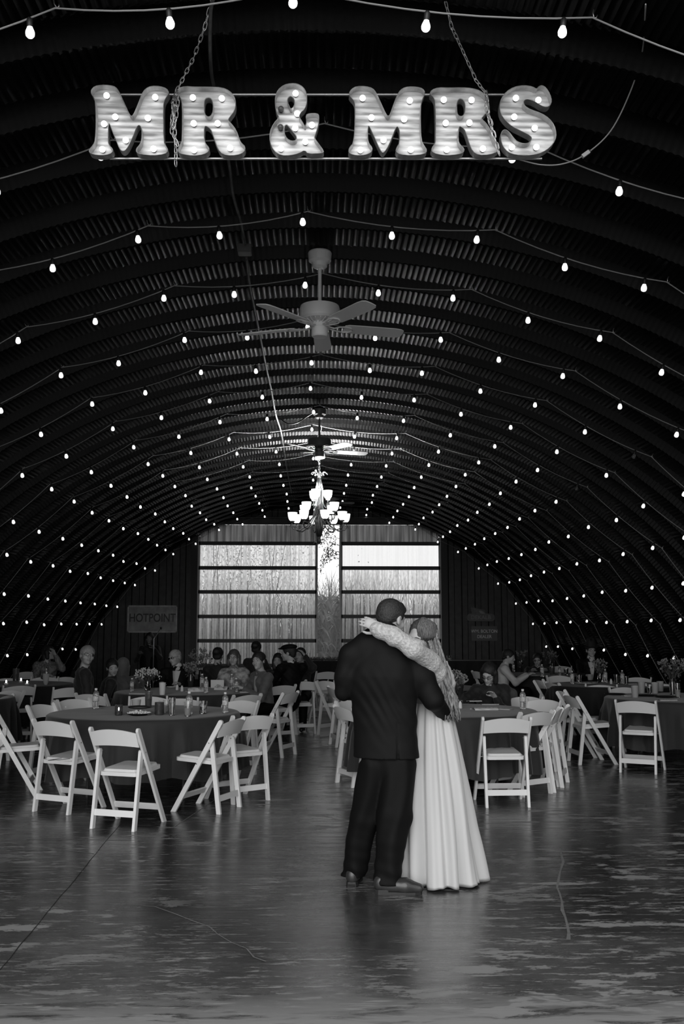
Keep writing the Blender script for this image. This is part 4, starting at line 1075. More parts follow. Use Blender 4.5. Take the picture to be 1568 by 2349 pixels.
# near left table
bottle(219, 1627, 'clear water bottle standing alone at left of near left table')
bottle(516, 1636, 'clear water bottle at the right rim of the near left table', .20)
bottle(433, 1640, 'clear water bottle behind a tumbler on near left table', .22)
candle(272, 1641, 'dark votive candle in glass, leftmost on the near left table')
candle(365, 1640, 'dark votive candle right of the flower heap on near left table', False, .045, .12)
tumbler(312, 1625, 'squat pale cup beside the jar vase on near left table', .09, .05, M_pink)
tumbler(394, 1641, 'tall clear tumbler right of the votives on near left table', .165, .034, None, None)
tumbler(380, 1634, 'small clear glass half behind the tall tumbler, near left table', .12, .028, None, M_drink)
tumbler(430, 1643, 'clear tumbler with ice in front of the middle bottle', .135, .036, None, M_drink)
tumbler(465, 1637, 'short clear tumbler between bottle and table edge, near left table', .12, .042)
tumbler(340, 1624, 'dark tall jar holding white flowers, middle of near left table', .17, .040, mat('jar_glass', .5, .06, trans=.9), mat('dark_water', .05, .2), 'jar')
hp = atz(318, 1641, ZT); t = thing('flower_heap', 'dark dish heaped with small white blossoms on near left table', 'flowers', hp)
MB().lathe([(.07, 0), (.12, .02), (.118, .024), (.06, .008), (.002, .008)], 24).build('dish', M_black, t, 40, fix=True)
b = MB(); rg = random.Random(9)
for k in range(120):
    a = rg.uniform(0, 6.28); r = .11 * math.sqrt(rg.random()); b.ball((math.cos(a) * r, math.sin(a) * r * .8, .02 + .03 * rg.random() * (1 - r / .13)), (.012, .009, .005), 6, 4, Euler((rg.random() * 6, rg.random() * 6, 0)).to_matrix())
o = b.build('blossom', M_flw, t, True); o['kind'] = 'stuff'
MB().ball((0, .02, .075), (.11, .05, .018), 14, 6).build('dark_leaf', M_black, t, True)
p = atz(151, 1623, ZT); o = MB().lathe([(.002, .0), (.012, .002), (.012, .008), (.006, .014), (.002, .015)], 12).build('bottle_cap', M_paper, None, 40, p); tag(o, 'loose white bottle cap lying on the near left table', 'cap')
# cutlery on the chair
p = atz(130, 1744, .462); t = thing('cutlery_bundle', 'knife and fork left lying on the left chair seat', 'cutlery', p, R_(35))
MB().box((0, 0, .004), (.15, .016, .003)).box((.09, 0, .004), (.05, .022, .003)).build('knife', M_dsteel, t); MB().box((.0, .02, .008), (.14, .008, .003), Matrix.Rotation(.5, 3, 'Z')).build('fork', M_dsteel, t)
# second left table
flowers(atz(338, 1584, ZT), 'jar of loose white blossoms on the second left table', .14, .30, .17, 46, M_flw, 3)
tumbler(372, 1594, 'tall white foam cup on the second left table', .15, .042, M_paper)
bottle(472, 1590, 'water bottle before the folded napkin card on second left table', .20); bottle(463, 1580, 'water bottle second from the right, behind napkin card', .20); bottle(541, 1588, 'water bottle in front of the glasses woman', .18); bottle(531, 1580, 'water bottle left of the glasses woman hands', .2)
bottle(302, 1586, 'water bottle at left rim of the second left table', .17)
flowers(atz(437, 1576, ZT), 'dark bottle vase with leafy stems, middle of second left table', .20, .36, .12, 26, M_flg, 4, mat('dark_bottle', .03, .1))
salt(406, 1583, 'white salt shaker left of its twin, second left table'); salt(417, 1586, 'white pepper shaker right of its twin, second left table')
napkin(448, 1586, 'crumpled white napkin left of bottles, second left table', .22, .16, .3, 2, h=.05); napkin(510, 1582, 'crumpled white napkin by blazer woman, second left table', .2, .15, -.3, 3, h=.05)
napkin(566, 1588, 'flat white napkin under cutlery near the blazer woman', .2, .12, .1, 4); napkin(318, 1592, 'folded white napkin at the left rim, second left table', .24, .10, 0, 5)
p = atz(498, 1578, ZT); t = thing('napkin_card', 'upright white card behind the bottles, second left table', 'card', p); MB().box((0, 0, .055), (.18, .004, .11), Matrix.Rotation(.15, 3, 'X')).build('panel', M_paper, t); MB().box((0, .03, .05), (.18, .004, .11), Matrix.Rotation(-.4, 3, 'X')).build('prop', M_paper, t)
plate(395, 1578, 'white plate before the bald man in suit', .09)
flowers(atz(460, 1560, ZT) + Vector((0, 0, 0)), 'leafy dark arrangement left of the glasses woman, back left table', .16, .50, .20, 40, M_flg, 6, mat('dark_bottle', .03, .1))
# near right table
bottle(1199, 1628, 'clear water bottle at right of the table beside the bride', .205)
salt(1055, 1625, 'white salt shaker beside the basket on near right table')
napkin(1112, 1628, 'long crumpled napkin on the table beside the bride', .26, .13, .1, 6, h=.022); napkin(1160, 1627, 'flat folded napkin right of the crumpled one, near right table', .15, .13, -.6, 7, h=.004)
napkin(1123, 1616, 'flat napkin in front of the bent woman', .2, .06, 0, 8, h=.004); napkin(1088, 1609, 'napkin beside plate left of the bent woman', .16, .08, .2, 9, h=.01)
flowers(atz(1042, 1612, ZT), 'tall vase of small pale blossoms beside the bride', .18, .36, .13, 36, M_flg, 8)
p = atz(1041, 1622, ZT); t = thing('basket', 'small woven basket by the salt shaker, near right table', 'basket', p); b = MB()
for k in range(7): b.tube([(math.cos(a) * (.07 + .003 * k), math.sin(a) * (.05 + .003 * k), .006 + .010 * k) for a in np.linspace(0, 2 * math.pi, 20)], .0055, 5)
b.build('weave', mat('wicker', .28, .7, var=.08, scale=40), t, True); napkin_m = MB().ball((0, 0, .06), (.055, .04, .045), 10, 7).build('folded_cloth', M_paper, t, True)
bottle(1058, 1600, 'water bottle between the vase and the bent woman', .17)
# far right table
for x, y, h, la in ((1456, 1600, .14, 'nearest'), (1471, 1590, .14, 'second'), (1502, 1591, .14, 'third'), (1514, 1586, .13, 'rearmost')):
    tumbler(x, y, 'stacked frosted plastic cup, %s of the four on the far right table' % la, h, .045, M_frost)
tumbler(1490, 1591, 'small clear glass among frosted cups on far right table', .11, .036)
plate(1410, 1594, 'flat dark plate at left of the far right table', .13, M_black); plate(1482, 1597, 'dark plate in front of frosted cups, far right table', .13, M_black); plate(1525, 1600, 'dark plate at right of the far right table', .13, M_black)
napkin(1438, 1597, 'small white napkin left of frosted cups, far right table', .1, .08, 0, 11); napkin(1530, 1607, 'white napkin along the near rim, far right table', .22, .08, .1, 12)
tumbler(1554, 1600, 'tall glass holding a white napkin, right frame edge', .17, .035, None, M_drink); tumbler(1542, 1594, 'clear glass jar beside the napkin glass, right frame edge', .15, .04)
flowers(atz(1542, 1588, ZT), 'tall arrangement of pale flowers at the right frame edge', .20, .46, .18, 44, M_flg, 12)
# middle right table
bottle(1312, 1569, 'water bottle leftmost on the middle right table', .19); bottle(1388, 1566, 'water bottle behind the salt shaker, middle right table', .2); bottle(1427, 1569, 'water bottle by the tall glass, middle right table', .2)
tumbler(1328, 1567, 'clear tumbler left of the plate, middle right table', .12, .04); tumbler(1353, 1560, 'pale cup behind the plate, middle right table', .09, .045, M_pink); tumbler(1414, 1568, 'tall clear glass between bottles, middle right table', .135, .04); tumbler(1436, 1569, 'small clear glass right of bottles, middle right table', .11, .034)
plate(1345, 1569, 'white plate with food on the middle right table', .17, None, True); salt(1401, 1569, 'white salt shaker on the middle right table'); napkin(1448, 1570, 'napkin at the right rim, middle right table', .16, .08, .2, 13)
flowers(atz(1376, 1566, ZT), 'square dark vase with drooping flowers before cowboy hat man', .15, .36, .10, 24, M_flg, 14)
# back right table
bottle(1177, 1540, 'water bottle before the white-shirt man', .17); bottle(1243, 1553, 'water bottle near the right rim, back right table', .21); bottle(1283, 1551, 'water bottle at far right of the back right table', .18)
tumbler(1192, 1532, 'dark jar vase before the white-shirt man', .13, .05, mat('jar_glass', .5, .06, trans=.9), mat('dark_water', .05, .2), 'jar'); tumbler(1266, 1548, 'dark squat jar on the back right table', .14, .05, mat('jar_glass', .5, .06, trans=.9), mat('dark_water', .05, .2), 'jar')
tumbler(1298, 1549, 'clear tumbler right of the bottles, back right table', .12, .045); plate(1227, 1551, 'pale shallow plate on the back right table', .12)
flowers(atz(1262, 1530, ZT), 'loose pale flowers left of the cowboy hat man', .15, .34, .17, 30, M_flg, 17); flowers(atz(1196, 1527, ZT), 'small flowers in front of the white-shirt man', .14, .34, .12, 22, M_flg, 18)
# far left table
tealight(14, 1570, 'lit tea light leftmost on the far left table'); tealight(48, 1565, 'lit tea light behind its neighbours on the far left table'); tealight(62, 1571, 'lit tea light rightmost on the far left table')
tumbler(36, 1562, 'dark glass vase behind tea lights on far left table', .19, .055, mat('jar_glass', .5, .06, trans=.9), mat('dark_water', .05, .2), 'jar')
p = atz(105, 1571, ZT); t = thing('wrapped_bottle', 'bottle wrapped in a pale napkin on the far left table', 'bottle', p); MB().lathe([(.02, 0), (.035, .03), (.05, .15), (.045, .16), (.02, .15)], 14).build('wrap', mat('napkin_wrap', .4, .7), t, 40, fix=True); MB().lathe([(.016, .12), (.016, .20), (.010, .22), (.010, .25)], 10).build('neck', M_glass, t, 40, fix=True)
# bar glasses
for k, (x, z) in enumerate(((-.22, .878), (-.03, .878))):
    t = thing('stem_glass', ('left' if k == 0 else 'right') + ' clear glass standing on the aisle-end bar table', 'glass', (x, 21.8, z)); MB().lathe([(.03, 0), (.03, .003), (.004, .008), (.004, .05), (.03, .07), (.036, .12), (.03, .16), (.029, .16), (.034, .12), (.028, .072), (.002, .055)], 16).build('bowl', M_glass, t, 40, fix=True)
t = thing('tumbler', 'short clear tumbler on the bar table below the lettered sign', 'glass', (aty(1030, 1515, 21.8).x, 21.8, .878)); MB().lathe([(.05, 0), (.06, .10), (.057, .10), (.047, .006), (.002, .006)], 16).build('cup_wall', M_glass, t, 40, fix=True); MB().lathe([(.046, .007), (.052, .05)], 14).build('contents', M_drink, t, 40, fix=True)
# ================================================================== PEOPLE
def npv(v): return np.array(v[:], float)
class Frame:
    """local axes: x = person's right, y = front, z = up"""
    def __init__(s, o, yaw=0, pitch=0, roll=0, sc=1.0):
        s.o = Vector(o); s.m = (Matrix.Rotation(yaw, 3, 'Z') @ Matrix.Rotation(pitch, 3, 'X') @ Matrix.Rotation(roll, 3, 'Y')); s.sc = sc
    def __call__(s, x, y, z): return s.o + s.m @ (Vector((x, y, z)) * s.sc)
    def rot(s): return np.array([list(r) for r in s.m])
def head_solid(S, f, female=False, k=.015):
    """adult head about f's origin = centre of the skull; 0.235 m tall"""
    R = f.rot(); c = f.sc; w = .93 if female else 1.0
    def E(x, y, z, rx, ry, rz, kk=k, sub=False, rot=None): S.ell(npv(f(x, y, z)), np.array((rx, ry, rz)) * c, R if rot is None else R @ rot, kk, sub)
    E(0, -.012, .030, .076 * w, .094, .082)              # cranium
    E(0, .022, -.018, .062 * w, .074, .078)              # face
    E(0, .040, -.075, .040 * w, .044, .034, .03)         # jaw and chin
    E(0, .082, -.096, .017, .014, .013, .02)             # chin point
    E(0, .078, .018, .050 * w, .020, .012, .02)          # brow
    for s in (-1, 1):
        E(s * .031, .100, -.002, .017, .012, .011, .012, True)    # eye socket
        E(s * .031, .082, -.002, .0125, .0125, .0115, .004)       # lidded eyeball
        E(s * .042 * w, .062, -.030, .022, .020, .018, .02)       # cheek
        E(s * .077 * w, -.008, -.008, .010, .020, .031, .008)     # ear
        E(s * .084 * w, .000, -.006, .006, .010, .018, .004, True)
    S.cone(npv(f(0, .090, .004)), npv(f(0, .110, -.034)), .0085 * c, .0125 * c, .012)
    for s in (-1, 1): E(s * .011, .103, -.038, .0085, .010, .007, .006)
    E(0, .094, -.056, .022, .010, .0055, .006); E(0, .092, -.066, .019, .010, .006, .006)   # lips
def hand_solid(S, wrist, d, n, side=1, curl=.5, sc=1.0, fr=.0085):
    """wrist, d = direction of the fingers, n = back-of-hand normal; side +1: thumb on d x n side"""
    d = Vector(d).normalized(); n = Vector(n); n = (n - d * n.dot(d)).normalized(); t = d.cross(n).normalized() * side; w = Vector(wrist)
    S.cone(npv(w), npv(w + d * .035 * sc), .026 * sc, .034 * sc, .015, (n, 1.8))
    S.cone(npv(w + d * .035 * sc + t * .004), npv(w + d * .082 * sc), .036 * sc, .038 * sc, .015, (n, 2.3))
    for i, (o, L_) in enumerate(((.030, .070), (.010, .080), (-.011, .074), (-.030, .058))):
        p = w + d * (.088 if i in (1, 2) else .082) * sc + t * o * sc; a = 0.0; dd = d; r = fr * sc
        for q, fseg in enumerate((.45, .30, .25)):
            a += curl * (.6 if q == 0 else .75); dd = (d * math.cos(a) - n * math.sin(a)); p2 = p + dd * L_ * fseg * sc
            S.cone(npv(p), npv(p2), r, r * .93, .004); p = p2; r *= .93
    p = w + d * .025 * sc + t * .026 * sc; dd = (d * .62 + t * .72 - n * .25 * (1 + curl)).normalized(); p2 = p + dd * .040 * sc; p3 = p2 + (d * .85 + t * .25 - n * .35 * (1 + curl)).normalized() * .032 * sc; p4 = p3 + (d * .9 - n * .5 * curl).normalized() * .024 * sc
    S.cone(npv(p), npv(p2), .0155 * sc, .0115 * sc, .012); S.cone(npv(p2), npv(p3), .0110 * sc, .0100 * sc, .003); S.cone(npv(p3), npv(p4), .0100 * sc, .0085 * sc, .003)
def ik(a, c, l1, l2, hint):
    a, c = Vector(a), Vector(c); d = c - a; L_ = min(d.length, (l1 + l2) * .995); dn = d.normalized()
    x = (l1 * l1 - l2 * l2 + L_ * L_) / (2 * L_); h_ = math.sqrt(max(l1 * l1 - x * x, 0)); hn = Vector(hint); hn = (hn - dn * hn.dot(dn)).normalized()
    return a + dn * x + hn * h_, a + dn * L_
def face_parts(f, t, brow=M_brow, glasses=None, lip=M_lip, female=False, hairbrow=True):
    e = MB()
    for s in (-1, 1): e.ball(f(s * .031, .0915, -.002), (.0062 * f.sc, .0040 * f.sc, .0058 * f.sc), 10, 6, f.m)
    e.build('iris', M_eye, t, True)
    w = MB()
    for s in (-1, 1): w.ball(f(s * .031, .0885, -.002), (.0098 * f.sc, .0050 * f.sc, .0040 * f.sc), 10, 6, f.m)
    w.build('eye_white', mat('eye_white', .30, .4), t, True)
    b = MB()
    for s in (-1, 1): b.tube([f(s * .016, .0985, .017), f(s * .030, .0985, .023), f(s * .048, .087, .019)], [.0030 * f.sc, .0034 * f.sc, .0016 * f.sc], 6)
    b.build('eyebrow', brow, t, True)
    l = MB(); l.tube([f(-.021, .0965, -.0605), f(-.008, .1035, -.0585), f(0, .1042, -.0595), f(.008, .1035, -.0585), f(.021, .0965, -.0605)], [.0015 * f.sc, .0038 * f.sc, .0042 * f.sc, .0038 * f.sc, .0015 * f.sc], 6); l.build('mouth', lip, t, True)
    if glasses:
        g = MB()
        for s in (-1, 1):
            g.tube([f(s * .032 + .023 * math.cos(a), .112 - .004 * abs(math.cos(a)), .0 + .016 * math.sin(a)) for a in np.linspace(0, 2 * math.pi, 18)], .0018 * f.sc, 5)
            g.tube([f(s * .055, .110, .002), f(s * .078, .06, .004), f(s * .082, .0, .002)], .0016 * f.sc, 5)
        g.tube([f(-.009, .112, .002), f(0, .115, .005), f(.009, .112, .002)], .0016 * f.sc, 5); fr_ = g.build('glasses', glasses, t, True)
        gl = MB()
        for s in (-1, 1):
            gl.v += [tuple(f(s * .032 + .022 * math.cos(a), .111 - .004 * abs(math.cos(a)), .015 * math.sin(a))) for a in np.linspace(0, 2 * math.pi, 14, endpoint=False)]; gl.f.append(tuple(range(len(gl.v) - 14, len(gl.v))))
        gl.build('lens', M_glass, fr_)
def hair_solid(f, t, style, m, female=False):
    S = Solid(.008); R = f.rot(); c = f.sc; w = .93 if female else 1.0
    def E(x, y, z, rx, ry, rz, kk=.015, sub=False): S.ell(npv(f(x, y, z)), np.array((rx, ry, rz)) * c, R, kk, sub)
    def C(a, b, ra, rb, k=.02): S.cone(npv(f(*a)), npv(f(*b)), ra * c, rb * c, k)
    if style in ('short', 'thin'):
        g = .010 if style == 'short' else .004
        E(0, -.016, .034, (.076 + g) * w, .094 + g, .082 + g); E(0, -.060, -.020, .062, .045, .055)
        E(0, .105, -.045, .09, .080, .105, .01, True); E(0, .04, -.11, .12, .12, .06, .01, True)
        for s in (-1, 1): E(s * .085, .006, -.030, .020, .030, .045, .008, True)
        if style == 'thin': E(0, .04, .10, .055, .12, .045, .02, True)
    elif style in ('bob', 'long', 'updo', 'scarf'):
        E(0, -.018, .036, .089 * w, .104, .092)
        if style == 'bob':
            for s in (-1, 1): C((s * .070, .0, .02), (s * .074, .012, -.085), .034, .030)
            C((0, -.07, .02), (0, -.062, -.10), .060, .050)
        if style == 'long':
            for s in (-1, 1): C((s * .070, -.005, .02), (s * .078, .005, -.11), .032, .034); C((s * .078, .005, -.11), (s * .080, .020, -.19), .034, .022)
            C((0, -.075, .02), (0, -.075, -.19), .060, .052)
        if style == 'updo': E(0, -.105, .055, .052, .045, .048); E(0, -.06, -.02, .068, .05, .05)
        if style == 'scarf': C((0, -.05, .0), (0, -.03, -.14), .082, .085); [C((s * .066, .02, .0), (s * .05, .03, -.12), .030, .04) for s in (-1, 1)]
        E(0, .112, -.042, .064, .062, .092, .012, True)
        E(.02, .118, .03, .050, .045, .04, .012, True)
    S.disp = lambda X, Y, Z: .0022 * np.sin((X * 1.3 + Y) * 260 + 6 * np.sin(Z * 30)) + .0015 * np.sin((Y - X) * 410)
    return S.build('hair', m, t)
def seated(lab, hpx, Y, face, m_top, m_leg=None, hair='short', m_hair=None, hyaw=0, hpitch=0, hroll=0, lean=.06, side=0, glasses=None, female=False, hands=None, skin=None, hz=None,
           collar=None, shirt=None, extra=None, standing=False, sc=1.0, top_name='jacket', bare=False, beard=False):
    m_leg = m_leg or M_trous; m_hair = m_hair or M_hair_d; skin = skin or M_skin
    H = aty(hpx[0], hpx[1], Y); fy = R_(face - 90)
    fwd = Vector((math.cos(R_(face)), math.sin(R_(face)), 0)); rt = Vector((fwd.y, -fwd.x, 0))
    root = Vector((H.x, H.y, 0)) - fwd * lean - rt * side; root.z = 0
    t = thing('person', lab, 'person', root, 0, 'seated guests' if not standing else None)
    o = root.copy(); Lc = lambda v: Vector(v) - o
    hip = .56 if not standing else .92
    Hl = Lc(H); fh = Frame(Hl, fy + R_(hyaw), R_(hpitch), R_(hroll), sc)
    F0 = fwd; wsh = (.155 if female else .185) * sc
    neck = Hl + fh.m @ Vector((0, -.030, -.105)) * sc; nb = neck - Vector((0, 0, .085)) - fwd * .02
    pel = Vector((0, 0, hip)); chest = pel.lerp(nb, .70)
    shz = nb - Vector((0, 0, .030))
    sh = {s: shz + rt * s * wsh for s in (-1, 1)}
    if hands is None: hands = {s: fwd * .42 + rt * s * .13 + Vector((0, 0, .79)) for s in (-1, 1)}
    else: hands = {s: (fwd * hands[s][1] + rt * hands[s][0] + Vector((0, 0, hands[s][2]))) for s in (-1, 1)}
    arms = {}
    for s in (-1, 1):
        el, wr = ik(sh[s], hands[s], .285 * sc, .255 * sc, Vector((0, 0, -1)) + rt * s * .5 - fwd * .2); arms[s] = (el, wr)
    flat = (fwd, 1.45)
    # body: one continuous figure
    S = Solid(.009)
    head_solid(S, fh, female)
    S.cone(npv(fh(0, -.018, -.06)), npv(nb), .050 * sc * (.9 if female else 1), .058 * sc, .02)
    S.chain([npv(nb + Vector((0, 0, -.05))), npv(chest), npv(pel)], [.10, .125, .12], .04, flat)
    for s in (-1, 1):
        el, wr = arms[s]
        S.chain([npv(shz + rt * s * .06), npv(sh[s]), npv(el), npv(wr)], [.05, .046, .036, .026], .02)
        d = (wr - el).normalized(); hand_solid(S, wr, d * .8 + fwd * .3, Vector((0, 0, 1)), -s, .45, .95, .0095)
        if not standing:
            S.chain([npv(pel + rt * s * .09 + Vector((0, 0, -.04))), npv(fwd * .42 + rt * s * .11 + Vector((0, 0, .50))), npv(fwd * .44 + rt * s * .11 + Vector((0, 0, .08)))], [.078, .052, .038], .02)
            S.cone(npv(fwd * .43 + rt * s * .11 + Vector((0, 0, .04))), npv(fwd * .56 + rt * s * .12 + Vector((0, 0, .03))), .035, .026, .02)
        else:
            S.chain([npv(pel + rt * s * .09), npv(rt * s * .10 + Vector((0, 0, .48))), npv(rt * s * .11 + Vector((0, 0, .08)))], [.085, .055, .038], .02); S.cone(npv(rt * s * .11 + Vector((0, 0, .04))), npv(fwd * .15 + rt * s * .11 + Vector((0, 0, .03))), .034, .025, .02)
    S.build('body', skin, t)
    # garment
    G = Solid(.011)
    G.chain([npv(nb + Vector((0, 0, -.055))), npv(chest), npv(pel + Vector((0, 0, .02))), npv(pel - Vector((0, 0, .07)))], [.118 * sc, .148 * sc, .142 * sc, .150 * sc], .05, (fwd, 1.38))
    if female:
        for s in (-1, 1): G.ell(npv(chest + fwd * .085 + rt * s * .07 + Vector((0, 0, .05))), (.062, .055, .06), None, .04)
    for s in (-1, 1):
        el, wr = arms[s]
        G.chain([npv(shz + rt * s * .05 + Vector((0, 0, .006))), npv(sh[s]), npv(el), npv(el.lerp(wr, .93 if not bare else .05))], [.066, .066 * sc, .052, .040], .03)
    G.cuts = []
    G.cone(npv(nb), npv(neck - Vector((0, 0, .03))), .066, .060, .02)
    G.cone(npv(nb + fwd * .02), npv(neck + Vector((0, 0, .10))), .050, .055, .004, None, True)
    fr = random.Random(len(lab)); p1_, p2_ = fr.uniform(0, 6), fr.uniform(0, 6)
    G.disp = lambda X, Y_, Z: .004 * np.sin(Z * 38 + 5 * np.sin(X * 9 + p1_) + 4 * np.sin(Y_ * 11 + p2_)) + .002 * np.sin((X + Z) * 90 + p2_)
    G.build(top_name, m_top, t)
    T = Solid(.014)
    if not standing:
        T.ell(npv(pel + Vector((0, 0, -.02))), (.16, .15, .10))
        for s in (-1, 1): T.chain([npv(pel + rt * s * .085 + Vector((0, 0, -.03))), npv(fwd * .42 + rt * s * .11 + Vector((0, 0, .50))), npv(fwd * .44 + rt * s * .11 + Vector((0, 0, .10)))], [.098, .075, .058], .03)
    else:
        for s in (-1, 1): T.chain([npv(pel + rt * s * .08), npv(rt * s * .10 + Vector((0, 0, .48))), npv(rt * s * .11 + Vector((0, 0, .09)))], [.115, .082, .062], .04)
    T.build('trousers', m_leg, t)
    b = MB()
    for s in (-1, 1):
        base = (fwd * .43 if not standing else Vector((0, 0, 0))) + rt * s * .11
        b.ball(base + fwd * .06 + Vector((0, 0, .045)), (.045, .135, .045), 12, 8, Matrix.Rotation(fy, 3, 'Z'))
    b.build('shoe', M_shoe, t, True)
    if shirt:      # shirt front showing in the opening of the jacket
        V = MB(); up = (nb - pel).normalized()
        c0 = nb + fwd * .045 - Vector((0, 0, .005)); pts = []
        for i in range(7):
            u = i / 6; c = c0 - up * .30 * u + fwd * (.052 * math.sin(u * 2.0 + .25)) ; wv = .052 * (1 - u) + .006
            pts.append([c - rt * wv + fwd * (.026), c + fwd * .040, c + rt * wv + fwd * .026, c + rt * wv - fwd * .02, c - rt * wv - fwd * .02, c - rt * wv + fwd * .026])
        V.grid(pts); V.build('shirt_front', shirt, t, True)
        Cc = Solid(.007); Cc.cone(npv(nb + Vector((0, 0, .012))), npv(neck - Vector((0, 0, .012))), .066, .062, .01); Cc.cone(npv(nb), npv(neck + Vector((0, 0, .1))), .050, .056, .004, None, True); Cc.build('shirt_collar', shirt, t)
    if hair: hair_solid(fh, t, hair, m_hair, female)
    face_parts(fh, t, M_brow if m_hair is not M_hair_g else M_hair_g, glasses, female=female)
    return t, fh, fwd, rt, o
def gm(name, g, **k): return mat(name, g, k.pop('rough', .75), sheen=.15, **k)
M_knit = gm('black_knit', .010); M_navy = gm('dark_jacket', .016); M_greyj = gm('grey_blazer', .085, var=.01, scale=30); M_hood = gm('grey_hood', .14, var=.02)
M_stripe = mat('striped_blouse', .16, .7, var=.12, scale=9, stretch=(6, 6, .8)); M_floral = mat('floral_blouse', .34, .7, var=.26, scale=13); M_wshirt = mat('white_shirt', .62, .7); M_lshirt = mat('pale_blue_shirt', .55, .7, var=.02)
M_lsk = mat('shaded_skin', .42, .5, var=.03, scale=18, spec=.35); M_wire = mat('thin_glasses', .12, .3, .6); M_bglass = mat('black_glasses', .02, .3)

seated('man with grey hair and dark glasses in a black sweater, left', (200, 1504), 12.9, 20, M_knit, hair='short', m_hair=M_hair_g, hyaw=-82, hpitch=6, hroll=-8, glasses=M_bglass, lean=.02, top_name='sweater', hands={-1: (-.16, .26, .60), 1: (.14, .24, .60)}, sc=1.08)
seated('young man in black leaning beside the man with dark glasses', (258, 1531), 13.7, 10, M_knit, hair='short', hyaw=-78, hpitch=-10, hroll=8, lean=.10, top_name='sweater', sc=.97, hands={-1: (-.16, .28, .62), 1: (.14, .24, .60)})
seated('person in a pale grey hood with back turned, left', (283, 1528), 15.0, 70, M_hood, hair='scarf', m_hair=M_hood, hyaw=10, hpitch=-12, lean=.10, top_name='sweatshirt')
seated('dark-haired woman in a striped blouse, hand raised, far left', (112, 1497), 16.9, -60, M_stripe, hair='bob', hyaw=50, female=True, lean=.02, hands={-1: (-.05, .22, 1.13), 1: (.12, .38, .80)}, top_name='blouse', skin=M_lsk)
seated('balding man in black suit leaning on the second left table', (401, 1508), 14.65, 268, M_suit, hair='thin', m_hair=M_hair_g, hyaw=-25, hpitch=-6, hroll=10, glasses=M_wire, shirt=M_wshirt, lean=.10, sc=1.02)
seated('woman with glasses and grey-brown bob in floral blouse', (536, 1509), 14.5, 262, M_floral, hair='bob', m_hair=mat('brown_hair', .07, .5, var=.03, scale=60), hyaw=2, glasses=M_wire, female=True, lean=.04, top_name='blouse', hz=1.2)
seated('young woman in an open grey blazer, arms folded on table', (593, 1516), 13.25, 215, M_greyj, hair='updo', hyaw=30, hpitch=2, hroll=6, female=True, lean=.10, top_name='blazer', hands={-1: (-.06, .36, .80), 1: (.02, .38, .80)}, shirt=mat('blouse_white', .35, .7))
seated('guest with dark bun seen from behind, left of floral blouse', (500, 1503), 15.6, 80, M_navy, hair='updo', hyaw=0, female=True, lean=.04)
seated('dark-haired guest behind the grey-blazer woman', (588, 1488), 16.4, 60, M_navy, hair='updo', hyaw=20, female=True, lean=.02, skin=M_lsk)
seated('young woman with a smooth dark headscarf facing the camera', (637, 1515), 15.8, 268, M_navy, hair='scarf', hyaw=-4, female=True, lean=.06, skin=M_skin, sc=.95)
r, fh, fw, rt_, o_ = seated('man in flat cap and black suit turned to the left', (662, 1498), 15.0, 125, M_suit, hair='short', hyaw=40, hpitch=-4, lean=.04, collar=True, shirt=M_wshirt, sc=1.03)
cp = Solid(.008); cp.ell(npv(fh(0, -.01, .085)), (.098, .125, .045), fh.rot(), .02); cp.ell(npv(fh(0, .10, .070)), (.07, .06, .014), fh.rot(), .02); cp.build('flat_cap', M_suit, r)
seated('woman drinking from a clear glass beside the capped man', (688, 1503), 15.9, 262, M_navy, hair='short', hyaw=-20, female=True, lean=.05, hands={-1: (-.10, .16, 1.14), 1: (.1, .36, .8)}, skin=M_lsk)
seated('bearded man in pale shirt and dark vest in profile, right', (1166, 1506), 17.0, 350, M_lshirt, hair='short', hyaw=-5, hpitch=-14, lean=.12, top_name='shirt', skin=M_lsk)
seated('person with cap and glasses at the back right table', (1232, 1513), 18.9, 262, M_navy, hair='short', hyaw=-10, hpitch=-12, glasses=M_bglass, lean=.05, skin=M_lsk)
r, fh, fw, rt_, o_ = seated('man in black cowboy hat and suit, right of the lights', (1355, 1492), 17.1, 262, M_suit, hair='short', hyaw=6, glasses=M_wire, shirt=M_wshirt, lean=.02, skin=M_lsk)
M_felt = mat('black_felt', .012, .8)
ht = Solid(.008); ht.cone(npv(fh(0, -.01, .07)), npv(fh(0, -.01, .15)), .098, .080, .02); ht.ell(npv(fh(0, -.01, .175)), (.02, .07, .03), fh.rot(), .03, True)
ht.build('hat_crown', M_felt, r)
bm_ = MB(); P_ = []
for i in range(33):
    a = 2 * math.pi * i / 32; P_.append([fh(.085 * math.cos(a), -.01 + .10 * math.sin(a), .062), fh(.135 * math.cos(a), -.01 + .15 * math.sin(a), .056 + .030 * math.cos(a) ** 2), fh(.175 * math.cos(a), -.01 + .19 * math.sin(a), .052 + .085 * math.cos(a) ** 2), fh(.172 * math.cos(a), -.01 + .187 * math.sin(a), .045 + .083 * math.cos(a) ** 2), fh(.085 * math.cos(a), -.01 + .10 * math.sin(a), .054)])
bm_.grid(P_).build('hat_brim', M_felt, r, True)
tie = MB()
seated('woman with dark bob and glasses bent over near right table', (1121, 1545), 11.55, 262, M_knit, hair='bob', hyaw=-22, hpitch=-26, hroll=-6, glasses=M_bglass, female=True, lean=.20, top_name='lace_top', hands={1: (.32, .12, .93), -1: (-.06, .36, .80)}, sc=1.04)
r, fh, fw, rt_, o_ = seated('dark figure with long hair standing before the left tin sign', (343, 1464), 21.2, 268, M_knit, hair='long', hyaw=0, lean=.0, standing=True, female=True, hands={-1: (-.15, .25, 1.15), 1: (.15, .25, 1.05)}, skin=mat('unlit_skin', .20, .5))
